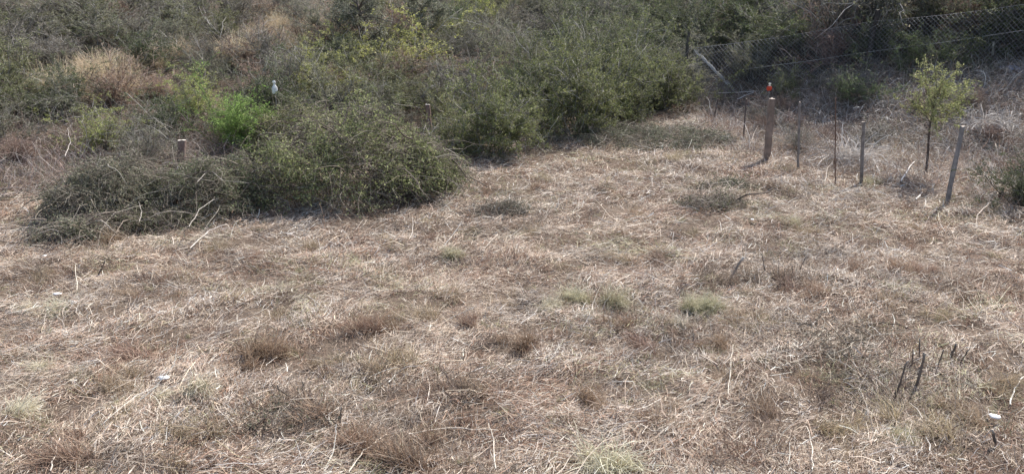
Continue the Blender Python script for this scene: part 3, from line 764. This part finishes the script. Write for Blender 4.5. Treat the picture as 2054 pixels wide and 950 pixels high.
P7 = post((1932, 253), (1899, 410), .078, 'tall round grey post leaning to the right near the right edge', seed=5, square=False, col=(.24, .22, .21))
P8 = post((1497, 198), (1491, 283), .034, 'thin crooked dark stake left of the thick square post', name='stake', cat='stake', seed=6, square=False, col=(.13, .10, .09), top=(.3, .25, .2))
P9 = post((1440, 198), (1432, 240), .035, 'short dark stake farthest left of the thick post, below the sagging mesh', name='stake', cat='stake', seed=7, square=False, col=(.13, .10, .09), top=(.3, .25, .2))
P10 = post((1366, 148), (1370, 205), .035, 'short whitish stake under the fence end post', name='stake', cat='stake', seed=8, square=False, col=(.5, .46, .42), top=(.6, .56, .5))
P11 = post((1383, 60), (1370, 180), .085, 'dark wooden end post sticking up above the wire fence', seed=9, square=True, col=(.085, .075, .065), top=(.2, .17, .15), base_world=Vector((4.95, 22.6, zg(4.95, 22.6))))
pL = at(365, 350); P12 = post((366, 281), (365, 350), .14, 'square wooden post half hidden by brush at the left', seed=10, base_world=Vector((-.437 * 15.0, 14.9, zg(-.437 * 15.0, 14.9))), col=(.24, .18, .16), top=(.6, .55, .5))
P13 = post((858, 210), (865, 290), .11, 'square wooden post showing above the shrubs near the centre', seed=11, base_world=Vector((at_depth(863, 265, 17.9).x, 17.9, zg(-2.0, 17.9))), col=(.22, .15, .13), top=(.6, .55, .5))
P14 = post((1993, 84), (1991, 110), .05, 'short pale stake at the wire fence by the grey plastic sheet', name='stake', cat='stake', seed=12, square=False, col=(.5, .46, .38), top=(.6, .56, .5))

# ------------------------------------------------------------------ wire fence
FP = [Vector((5.05, 22.55, 0)), Vector((9.25, 20.55, 0)), Vector((12.55, 18.9, 0)), Vector((16.5, 17.2, 0))]
for p in FP: p.z = zg(p.x, p.y)
TOPPX = [(1384, 98), (1745, 43), (2062, 2)]
tops = [at_depth(a, b_, FP[i].y).z for i, (a, b_) in enumerate(TOPPX)]
tops.append(FP[3].z + 1.25)
def fline(s):
    """s 0..3 along the fence -> x, y, top z"""
    i = min(int(s), 2); f = s - i
    x = FP[i].x * (1 - f) + FP[i + 1].x * f; y = FP[i].y * (1 - f) + FP[i + 1].y * f
    return x, y, tops[i] * (1 - f) + tops[i + 1] * f - .05 * math.sin(math.pi * f)
fl = [0]; 
for i in range(3): fl.append(fl[-1] + (FP[i + 1] - FP[i]).length)
def fat(m, hfrac):
    """m metres along, height share 0..1 (0 = foot of the mesh) on the fence"""
    i = max(0, min(2, int(np.searchsorted(fl, m) - 1))); f = (m - fl[i]) / (fl[i + 1] - fl[i])
    x, y, zt = fline(i + min(max(f, 0), .9999))
    zb = zg(x, y) + .04
    bul = .035 * math.sin(m * 2.3) * math.sin(hfrac * 3.1) 
    return (x + bul * .5, y + bul, zb + (zt - zb) * hfrac)
def wires(mb, paths, rad, col):
    for P in paths:
        if len(P) < 2: continue
        A = np.array(P, float)[None]
        tubes(mb, A, np.full((1, len(P)), rad), np.array([col]), 4)
fence = empty('wire_fence', FP[0]); tag(fence, 'chain-link wire fence running to the right edge in front of the dark shaded trees', 'fence')
def in_parent(mb, name, material, par):
    me = mb.mesh(name, material); o = link(name, me, par); o.matrix_parent_inverse = par.matrix_world.inverted(); return o
bpy.context.view_layer.update()
def loc_of(par, v): return (v[0] - par.location.x, v[1] - par.location.y, v[2] - par.location.z)
mb = MB(); S = .105; HT = 1.22
rows = int(round(HT / (S / 2))); total = fl[3]
def cut(m):   # the mesh is torn off below a slanting line at its left end
    return max(0.0, 1 - (m - .12) / 1.25)
paths = []
for k in range(-rows, int(total / S) + 2):
    for sgn in (1, -1):
        P = []
        for j in range(rows + 1):
            m = k * S + sgn * j * S / 2 + (rows * S / 2 if sgn < 0 else 0)
            hf_ = j / rows
            if 0.05 <= m <= total and hf_ >= cut(m) - .02: P.append(loc_of(fence, fat(m, hf_)))
            else:
                if len(P) > 1: paths.append(P)
                P = []
        if len(P) > 1: paths.append(P)
def simplify(P):
    return P[::4] + ([P[-1]] if (len(P) - 1) % 4 else [])
wires(mb, [simplify(p) for p in paths], .0027, (.24, .24, .26))
link('wire_mesh', mb.mesh('wire_mesh', M_wire), fence)
mb = MB()
wires(mb, [[loc_of(fence, fat(m, 1.0)) for m in np.linspace(.0, total, 60)]], .0038, (.32, .31, .32))
link('top_wire', mb.mesh('top_wire', M_wire), fence)
mb = MB()
wl = [(1500, 138, 21.6), (1612, 124, 21.0), (1745, 104, 20.45), (1900, 84, 19.6), (2054, 61, 18.75), (2200, 40, 18.0)]
wires(mb, [[loc_of(fence, at_depth(a, b_, c)) for a, b_, c in wl]], .0038, (.50, .48, .46))
link('tension_wire', mb.mesh('tension_wire', M_wire), fence)
def fence_post_part(i, h, w, col, lean=0):
    o = link('post', post_mesh(h, w, 30 + i, col, (.2, .18, .16), True, (lean, 0)), fence)
    o.location = FP[i] - FP[0]
o1 = fence_post_part(1, at_depth(1750, 20, FP[1].y).z - FP[1].z, .095, (.075, .065, .06), .10)
o2 = fence_post_part(2, tops[2] - FP[2].z + .1, .09, (.09, .08, .07))
o3 = fence_post_part(3, 1.4, .09, (.09, .08, .07))
# torn, folded flap hanging at the left end
rg2 = np.random.default_rng(77)
def flap_pt(a, t):
    """a 0..1 along the torn edge from the top of the end post to the foot, t 0..1 hanging down to the left"""
    e0 = np.array(fat(.12, 1.0)); e1 = np.array(fat(1.45, 0.02))
    p = e0 * (1 - a) + e1 * a
    q = e0 * (1 - a) + e1 * a; q[0] -= .85 * t * (a * .9); q[1] -= .25 * t
    gz_ = zg(q[0], q[1]) + .03
    q[2] = p[2] * (1 - t) + gz_ * t - .12 * math.sin(t * 3.1) * (1 - a)
    q[2] = max(q[2], gz_)
    return q
mb = MB(); paths = []
for k in range(-18, 34):
    for sgn in (1, -1):
        P = []
        for j in range(19):
            a = (k * .055 + sgn * j * .055 / 1.0); t = j / 18
            if 0 <= a <= 1: P.append(loc_of(fence, flap_pt(a, t)))
        if len(P) > 1: paths.append(P)
wires(mb, paths, .0027, (.26, .26, .27))
link('torn_flap', mb.mesh('torn_flap', M_wire), fence)
mb = MB(); paths = []
for k in range(22):
    ph = rg2.uniform(0, 6.28); rr = rg2.uniform(.01, .055)
    P = []
    a0, a1 = rg2.uniform(0, .3), rg2.uniform(.7, 1.0)
    for a in np.linspace(a0, a1, 22):
        p = flap_pt(a, 0) + np.array([math.cos(a * 30 + ph), -.6, math.sin(a * 30 + ph)]) * rr
        P.append(loc_of(fence, p))
    paths.append(P)
wires(mb, paths, .0034, (.52, .51, .50))
link('folded_edge', mb.mesh('folded_edge', M_wire), fence)

# small piece of rusty mesh strung between the thin post and the rod
A_, B_ = P4.location, P5.location
zt1, zt2 = A_.z + .95, B_.z + 1.25
mb = MB(); paths = []
def rp(u, v):
    x = A_.x * (1 - u) + B_.x * u; y = A_.y * (1 - u) + B_.y * u
    zb = zg(x, y) + .42 * (1 - .3 * u); zt = zt1 * (1 - u) + zt2 * u - .05 * math.sin(u * 3.1)
    return np.array([x, y + .03 * math.sin(u * 5 + v * 3), zb + (zt - zb) * v])
wd = math.hypot(B_.x - A_.x, B_.y - A_.y); nn = 16
root = empty('rusty_mesh_panel', A_); tag(root, 'small patch of rusty chain-link mesh hung between the thin grey post and the rusty rod', 'wire mesh')
for k in range(-nn, 30):
    for sgn in (1, -1):
        P = []
        for j in range(nn + 1):
            u = (k * .075 + sgn * j * .0375) / wd; v = j / nn
            if 0 <= u <= 1: P.append(np.array(rp(u, v)) - np.array(A_))
        if len(P) > 1: paths.append(P)
wires(mb, paths, .0028, (.24, .16, .12))
link('mesh_wires', mb.mesh('mesh_wires', M_wire), root)
# line wires strung from post to post
def strand(pts, rad, col, label, name='line_wire'):
    mb = MB(); o0 = np.array(pts[0]); P = []
    for a, b_ in zip(pts[:-1], pts[1:]):
        for t in np.linspace(0, 1, 8, endpoint=False):
            p = np.array(a) * (1 - t) + np.array(b_) * t; p[2] -= .05 * math.sin(math.pi * t); P.append(p - o0)
    P.append(np.array(pts[-1]) - o0)
    wires(mb, [P], rad, col)
    o = link(name, mb.mesh(name, M_wire), None, Vector(o0)); tag(o, label, 'wire'); return o
def up(o, h): return (o.location.x, o.location.y - .04, o.location.z + h)
strand([up(P8, .95), up(TH, 1.12), up(P4, .98), up(P5, 1.2), up(P6, 1.0), up(P7, 1.05)], .0017, (.30, .28, .27), 'thin upper wire strung from the thick square post to the leaning post')
strand([up(TH, .55), up(P4, .5), up(P5, .6), up(P6, .5), up(P7, .55)], .0017, (.30, .28, .27), 'thin lower wire strung between the field edge posts')

# ------------------------------------------------------------------ sapling
pS = at(1856, 352)
sap = empty('sapling', pS); tag(sap, 'slim yellow-green sapling with a thin dark trunk behind the leaning post', 'tree')
rg3 = np.random.default_rng(5)
mt, ml = MB(), MB()
topc = at_depth(1874, 190, pS.y) - pS
n_ = 9; tt_ = np.linspace(0, 1, n_)
trk = np.stack([topc.x * tt_ ** 1.1 + .02 * np.sin(tt_ * 7), .03 * np.sin(tt_ * 5), -.05 + (topc.z + .05) * tt_], 1)[None]
tubes(mt, trk, np.linspace(.027, .012, n_)[None], np.array([[.085, .065, .055]]), 7)
nb = 38; b0, d0 = along(trk, np.zeros(nb, int), rg3.uniform(.66, 1, nb)); a = rg3.uniform(0, 6.28, nb)
P1 = grow(rg3, b0, np.stack([np.cos(a) * .9 + .3, np.sin(a), rg3.uniform(-.2, 1.9, nb)], 1), rg3.uniform(.35, 1.0, nb), 6, .7, -.35)
tubes(mt, P1, np.linspace(.010, .003, 6)[None] * np.ones((nb, 1)), pick([(.2, .17, .12)], nb, rg3), 4)
n2 = 480; i2 = rg3.integers(0, nb, n2); b2, d2 = along(P1, i2, rg3.uniform(.2, 1, n2))
P2 = grow(rg3, b2, d2 + rg3.normal(0, .7, (n2, 3)), rg3.uniform(.08, .26, n2), 3, .4)
tubes(mt, P2, np.linspace(.003, .0015, 3)[None] * np.ones((n2, 1)), pick([(.25, .22, .14)], n2, rg3))
nl = 8000; i3 = rg3.integers(0, n2, nl); b3, _ = along(P2, i3, rg3.uniform(0, 1, nl))
leaves(ml, b3 + rg3.normal(0, .01, (nl, 3)), rg3.uniform(.6, 1.4, nl) * .030, pick([(.30, .32, .13), (.22, .25, .10), (.40, .40, .20)], nl, rg3, .2), rg3, .5)
link('trunk', mt.mesh('trunk', M_twig), sap); link('crown', ml.mesh('crown', M_leaf), sap)

# ------------------------------------------------------------------ stubs of cut shrubs
def stub_path_mesh(p0, p1, r0, r1, seed, col=(.10, .075, .06), tip=None):
    rg = np.random.default_rng(seed); K = 7; t = np.linspace(0, 1, K)[:, None]
    P = (np.array(p0) * (1 - t) + np.array(p1) * t); L = np.linalg.norm(np.array(p1) - np.array(p0))
    P[1:-1] += rg.normal(0, .014 * L, (K - 2, 3))
    mb = MB(); c = np.tile(np.array(col), (1, K, 1)) * (1 + rg.normal(0, .12, (1, K, 1)))
    if tip is not None: c[0, -1] = tip
    tubes(mb, P[None], np.linspace(r0, r1, K)[None] * (1 + rg.normal(0, .07, (1, K))), c, 7)
    return mb.mesh('stem', M_wood)
def stump(name, label, stems, base, group=None, cat='stump', col=(.15, .12, .10), tip=(.38, .32, .26)):
    """stems: (px,py foot) -> (px,py tip), radius; each stem a part"""
    b_ = at(*base); r = empty(name, b_); tag(r, label, cat, group)
    for i, (f, t_, rad) in enumerate(stems):
        F = at(*f); T = at_depth(t_[0], t_[1], F.y + random.uniform(-.05, .05))
        link('stem', stub_path_mesh(np.array(F - b_) - np.array([0, 0, .03]), np.array(T - b_), rad, rad * .7, int(f[0] * 3 + f[1]), col, tip), r)
    return r
stump('cut_shrub_stump', 'cluster of dark cut shrub stubs standing at the lower right', [((1795, 790), (1822, 722), .011), ((1838, 775), (1856, 708), .013), ((1830, 735), (1832, 700), .008), ((1845, 722), (1845, 678), .009),
      ((1880, 735), (1893, 700), .008), ((1905, 720), (1918, 688), .014), ((1922, 732), (1943, 700), .009), ((1850, 740), (1853, 706), .012)], (1850, 760), 'stumps of cut shrubs')
stump('cut_shrub_stump', 'pair of short black stubs in the lower left straw', [((608, 798), (607, 764), .010), ((566, 798), (556, 770), .008)], (590, 798), 'stumps of cut shrubs')
stump('cut_shrub_stump', 'three slim crooked stubs below the pair of short black stubs', [((634, 862), (620, 835), .006), ((652, 850), (650, 828), .006), ((682, 855), (685, 815), .007), ((630, 868), (597, 828), .008)], (640, 862), 'stumps of cut shrubs')
stump('cut_shrub_stump', 'forked pale cut stem beside a dark weed patch, right of centre', [((1460, 562), (1492, 515), .020), ((1492, 517), (1490, 495), .010), ((1455, 565), (1445, 590), .006)], (1460, 562), 'stumps of cut shrubs', col=(.32, .25, .20), tip=(.6, .53, .46))
stump('cut_shrub_stump', 'row of thin dark stubs right of the forked pale stem', [((1536, 552), (1528, 508), .010), ((1600, 548), (1618, 512), .008), ((1560, 560), (1562, 530), .006), ((1575, 562), (1575, 535), .006), ((1588, 562), (1590, 532), .006)], (1565, 558), 'stumps of cut shrubs')
stump('cut_shrub_stump', 'short dark stubs at the upper left below the brush heap', [((195, 552), (211, 522), .012), ((147, 560), (145, 540), .007), ((290, 570), (286, 558), .008)], (195, 552), 'stumps of cut shrubs')
stump('cut_shrub_stump', 'single crooked dark stem beside the lower right white stone', [((2003, 895), (1990, 860), .014), ((1990, 862), (1980, 838), .010)], (2000, 892), 'stumps of cut shrubs')
stump('cut_shrub_stump', 'thin paired stubs right of a rusty tuft, left of centre', [((830, 685), (833, 660), .006), ((756, 668), (752, 648), .006), ((486, 712), (484, 688), .008)], (830, 685), 'stumps of cut shrubs')
stump('cut_shrub_stump', 'two small white-tipped stubs on the sparse grey twigs', [((992, 430), (992, 412), .010), ((1030, 428), (1034, 412), .010), ((1000, 432), (1001, 416), .008)], (1010, 430), 'stumps of cut shrubs', col=(.45, .42, .38), tip=(.7, .67, .62))
stump('cut_shrub_stump', 'upright thin stem with its foot in a rusty tuft below the green pair', [((1212, 652), (1211, 612), .006)], (1212, 652), 'stumps of cut shrubs', col=(.3, .2, .14))

# ------------------------------------------------------------------ loose sticks on the ground
def stick(pts, rad, label, col=(.55, .48, .40), name='fallen_stick', lift=.04, cat='stick', group='loose sticks on the straw'):
    W = [np.array(at(a, b_, lift)) for a, b_ in pts]
    o0 = W[0].copy(); n = 4; P = []
    for a, b_ in zip(W[:-1], W[1:]):
        for t in np.linspace(0, 1, n, endpoint=False): P.append(a * (1 - t) + b_ * t - o0 + np.random.default_rng(int(t * 9 + a[0] * 77) % 999).normal(0, .006, 3))
    P.append(W[-1] - o0)
    mb = MB(); tubes(mb, np.array(P)[None], np.linspace(rad, rad * .6, len(P))[None], np.array([col]), 5)
    o = link(name, mb.mesh(name, M_wood), None, Vector(o0)); tag(o, label, cat, group); return o
stick([(966, 505), (982, 488), (998, 470)], .011, 'split pale branch lying in the open straw at the centre', (.62, .55, .47))
stick([(1601, 652), (1616, 650), (1632, 655)], .015, 'short black curved stick right of the green tufts', (.05, .04, .035))
stick([(1716, 656), (1760, 648), (1800, 650), (1835, 665)], .012, 'long dark bent branch above the cluster of dark stubs', (.11, .085, .07))
stick([(1460, 790), (1466, 720), (1470, 692)], .005, 'upright pale straw stem right of centre', (.66, .6, .5), lift=.1)
stick([(1628, 945), (1630, 900), (1618, 855)], .006, 'long curved pale stem near the bottom edge', (.7, .64, .55), lift=.06)
stick([(1365, 820), (1400, 808), (1428, 796)], .008, 'straight pale stick at the lower centre right', (.62, .56, .48))
stick([(1310, 852), (1350, 835), (1395, 822)], .006, 'thin pale stick left of the straight pale stick', (.6, .53, .44))
stick([(2026, 812), (2034, 780), (2054, 755)], .008, 'thick curved white stem at the right edge', (.75, .70, .62))
stick([(1540, 710), (1620, 695), (1660, 655), (1680, 662)], .005, 'long bent pale stem left of the dark stubs', (.66, .6, .5), lift=.06)
stick([(1560, 735), (1640, 712)], .006, 'pale stem lying below the long bent pale stem', (.62, .56, .47))
stick([(1838, 400), (1850, 385)], .018, 'short thick white stick right of the rusty rod', (.7, .66, .6)); stick([(1808, 362), (1822, 338), (1834, 325)], .014, 'forked bleached stick left of the sapling foot', (.7, .66, .62), lift=.12)
stick([(1750, 318), (1765, 345)], .016, 'leaning bleached stick right of the upright dark post', (.72, .68, .63), lift=.1)
stick([(700, 945), (730, 905), (775, 870)], .006, 'slanting pale stem at the bottom left of centre', (.66, .58, .48), lift=.08)
stick([(990, 940), (988, 880), (980, 850)], .006, 'upright pale stem at the bottom centre', (.68, .6, .5), lift=.1)
stick([(820, 868), (900, 858), (1000, 862)], .006, 'long flat pale stem across the bottom centre', (.68, .6, .5), lift=.06)
stick([(100, 945), (112, 905), (120, 875)], .006, 'upright pale stem at the bottom left', (.66, .58, .5), lift=.08)
stick([(230, 780), (300, 752), (390, 720)], .006, 'long slanting pale stem above the white stone by a tuft', (.6, .52, .44))
stick([(70, 810), (150, 775), (210, 735)], .007, 'long pale stem slanting past the cream tufts at the left', (.64, .58, .48))
stick([(155, 582), (152, 530)], .005, 'upright thin white stalk at the left below the brush heap', (.66, .6, .5), lift=.12)
stick([(380, 455), (400, 420), (430, 400), (440, 398)], .0055, 'bleached arching twig on the dark brush heap', (.42, .38, .34), lift=.45, group='bleached branches on the brush row')
stick([(395, 365), (420, 340), (445, 362), (500, 368)], .005, 'angled bleached branch on top of the dark brush heap', (.42, .38, .34), lift=.7, group='bleached branches on the brush row')
stick([(280, 445), (285, 425), (278, 405)], .005, 'short bleached twig on the grey brush heap', (.42, .38, .34), lift=.45, group='bleached branches on the brush row')
stick([(380, 500), (420, 462), (455, 450)], .007, 'long bleached twig trailing onto the straw from the brush row', (.62, .57, .52), lift=.12, group='bleached branches on the brush row')
stick([(1440, 187), (1480, 186), (1520, 183)], .012, 'bleached pole lying along the foot of the sagging mesh', (.58, .53, .5), lift=.25)
stick([(1478, 200), (1495, 192), (1512, 186)], .014, 'short bleached branch propped under the sagging mesh', (.62, .57, .53), lift=.2)
stick([(130, 315), (142, 285), (135, 258)], .006, 'forked bleached twig rising from the reddish weeds at left', (.5, .45, .41), lift=.6, group='bleached branches on the brush row')
stick([(765, 268), (790, 278), (800, 284)], .016, 'dark bare branch on top of the large leafy heap', (.08, .065, .055), lift=1.0, group='bleached branches on the brush row')
for i in range(34):
    px, py = random.uniform(40, 2020), random.uniform(460, 940)
    a = random.gauss(.5, .7) * random.choice((-1, 1)); l = random.uniform(20, 60) * (py + 70) / 900
    o = stick([(px, py), (px + l * math.cos(a) * .5, py - l * math.sin(a) * .3), (px + l * math.cos(a), py - l * math.sin(a) * .55)], random.uniform(.003, .005), None, random.choice([(.62, .55, .46), (.5, .42, .34), (.3, .23, .18), (.7, .64, .56)]), lift=random.uniform(.03, .07))
    g = at(px, py); later(o, 'thin loose straw stem', g.x, g.y, g.z)

# grey tangle of bleached stems by the posts (hay thrown over the wire)
def sheaf(px, py, n, h, label, seed):
    p = at(px, py); rg = np.random.default_rng(seed); mb = MB()
    a = rg.uniform(0, 6.28, n); d = np.stack([np.cos(a) * .5, np.sin(a) * .3, np.ones(n)], 1)
    P = grow(rg, np.stack([rg.normal(0, .22, n), rg.normal(0, .1, n), np.zeros(n)], 1), d, rg.uniform(.5, 1.1, n) * h, 6, .4, 1.8)
    P[:, :, 2] = np.maximum(P[:, :, 2], .01)
    ribbons(mb, P, np.full((n, 6), .011), norm(rg.normal(size=(n, 3))), pick([(.5, .46, .43), (.36, .32, .29), (.62, .58, .54)], n, rg))
    o = link('bleached_stalks', mb.mesh('bleached_stalks', M_straw), None, p); tag(o, label, 'dry stalks', 'bleached stalks by the posts')
sheaf(1708, 330, 220, .85, 'bleached bent stalks between the rusty rod and the upright dark post', 1)
sheaf(1580, 250, 140, .5, 'bleached stalks bent flat right of the thick square post', 2)
sheaf(1790, 215, 110, .5, 'bleached stalks on the slope left of the sapling crown', 3)
sheaf(1990, 265, 260, .7, 'bleached grey stalks on the slope right of the leaning post', 4)
sheaf(1940, 240, 110, .5, 'bleached stalks just above the top of the leaning post', 5)
sheaf(372, 345, 60, .5, 'thin dead stems in front of the left wooden post', 8)
sheaf(868, 290, 60, .5, 'thin dead stems in front of the small wooden post', 9)
sheaf(640, 235, 70, .7, 'pale dead stems sticking up left of the big brush pile top', 6)
sheaf(900, 215, 110, .8, 'pale dead stems right of the small wooden post', 7)

# ------------------------------------------------------------------ stones, rags, sheet
def stone(px, py, s, label, seed, flat=.34):
    rg = np.random.default_rng(seed); p = at(px, py)
    u = np.linspace(0, 2 * math.pi, 12, endpoint=False); v = np.linspace(.05, math.pi - .05, 8)
    U, Vv = np.meshgrid(u, v)
    r = 1 + .16 * np.sin(2 * U + seed) * np.sin(Vv) + .12 * np.cos(3 * U + Vv * 2 + seed) + rg.normal(0, .05, U.shape)
    X = np.stack([r * np.cos(U) * np.sin(Vv) * s, r * np.sin(U) * np.sin(Vv) * s * .75, r * np.cos(Vv) * s * flat], -1)
    nn_ = 12; i = np.arange(7)[:, None] * nn_; j = np.arange(nn_)[None]; j2 = (j + 1) % nn_
    F = np.stack([i + j, i + j2, i + nn_ + j2, i + nn_ + j], -1).reshape(-1, 4)
    mb = MB(); mb.add(X, F, np.array([.85, .84, .82])); mb.f.append(np.arange(12)[None]); mb.f.append((np.arange(12) + 84)[None])
    o = link('pale_stone', mb.mesh('pale_stone', M_stone), None, p + Vector((0, 0, s * .5 + .045))); tag(o, label, 'stone', 'white stones in the straw')
stone(117, 600, .045, 'white stone lying in the straw at the far left', 1)
stone(331, 770, .048, 'white stone beside the bright cream tuft at the lower left', 2)
stone(91, 522, .035, 'small white stone with a dark side below the left end of the brush row', 3)
stone(1992, 848, .048, 'white stone next to the single crooked dark stem at the lower right', 4)
stone(1508, 447, .03, 'small whitish-orange stone on the pale straw below the small olive heap', 5)
def rag(px, py, Y, w, h, colfn, label, seed):
    """a knotted strip of cloth tied round a thin stake"""
    p = at_depth(px, py, Y); rg = np.random.default_rng(seed)
    gz_ = zg(p.x, p.y); r = empty('marker_rag', (p.x, p.y, gz_)); tag(r, label, 'rag')
    zc = p.z - gz_
    mb = MB(); tubes(mb, np.array([[[0, 0, -.1], [.01, 0, zc * .5], [0, 0, zc + h * .4]]]), np.array([[.010, .009, .008]]), np.array([[.3, .26, .22]]), 6)
    link('stake', mb.mesh('stake', M_wood), r)
    # cloth: pinched at the knot, flared below, small lobe above
    K = 12; n = 14; V = []; C = []
    for k in range(K):
        t = k / (K - 1); z = zc + h * (.5 - t)
        rad = w * (.10 + .22 * math.exp(-((t - .12) / .09) ** 2) + (.45 * math.sin((t - .28) / .72 * 2.5) if t > .28 else 0))
        for q in range(n):
            a = q / n * 6.283; rr = max(rad, .012) * (1 + .18 * math.sin(a * 4 + t * 3 + seed))
            V.append((rr * math.cos(a) + .03 * w * math.sin(t * 5), rr * .7 * math.sin(a), z + .03 * h * math.sin(a * 3) * t)); C.append(colfn(t))
    i = np.arange(K - 1)[:, None] * n; j = np.arange(n)[None]; j2 = (j + 1) % n
    F = np.stack([i + j, i + j2, i + n + j2, i + n + j], -1).reshape(-1, 4)
    mb = MB(); mb.add(np.array(V), F, np.array(C)); link('cloth', mb.mesh('cloth', M_cloth, smooth=True), r)
    return p
pw = at(550, 185, .9)
rag(550.5, 175, pw.y - .3, .12, .29, lambda t: (.85, .85, .84), 'white rag tied on a thin stake among the hillside shrubs', 1)
rag(1543.5, 174, 19.2, .115, .19, lambda t: (.9, .85, .72) if t < .42 else (.70, .10, .05), 'red and white rag tied on a stake above the thick square post', 2)
# pale plastic sheet at the foot of the wire fence
Pa, Pb = Vector(fat(fl[2] - .75, 0)), Vector(fat(fl[2] + 1.6, 0))
nx_, ny_ = 40, 8; V = []
for i in range(nx_):
    for j in range(ny_):
        s = i / (nx_ - 1); t = j / (ny_ - 1)
        x = Pa.x * (1 - s) + Pb.x * s; y = Pa.y * (1 - s) + Pb.y * s - .55 + t * .5
        V.append((x - Pa.x, y - Pa.y, zg(x, y) + .03 + .05 * math.sin(t * 3.1) * min(1, s * 3) + .02 * math.sin(s * 31 + t * 5) + .015 * math.sin(s * 67) - Pa.z))
i = np.arange(nx_ - 1)[:, None] * ny_; j = np.arange(ny_ - 1)[None]
F = np.stack([i + j, i + j + ny_, i + j + ny_ + 1, i + j + 1], -1).reshape(-1, 4)
mb = MB(); mb.add(np.array(V), F, np.array([.25, .28, .38]))
o = link('plastic_sheet', mb.mesh('plastic_sheet', mat('plastic_film', rough=.65, spec=.3, bump=.4, bscale=20), smooth=True), None, Pa); tag(o, 'crumpled bluish-grey plastic sheet along the foot of the wire fence at the right edge', 'sheet')
flush()
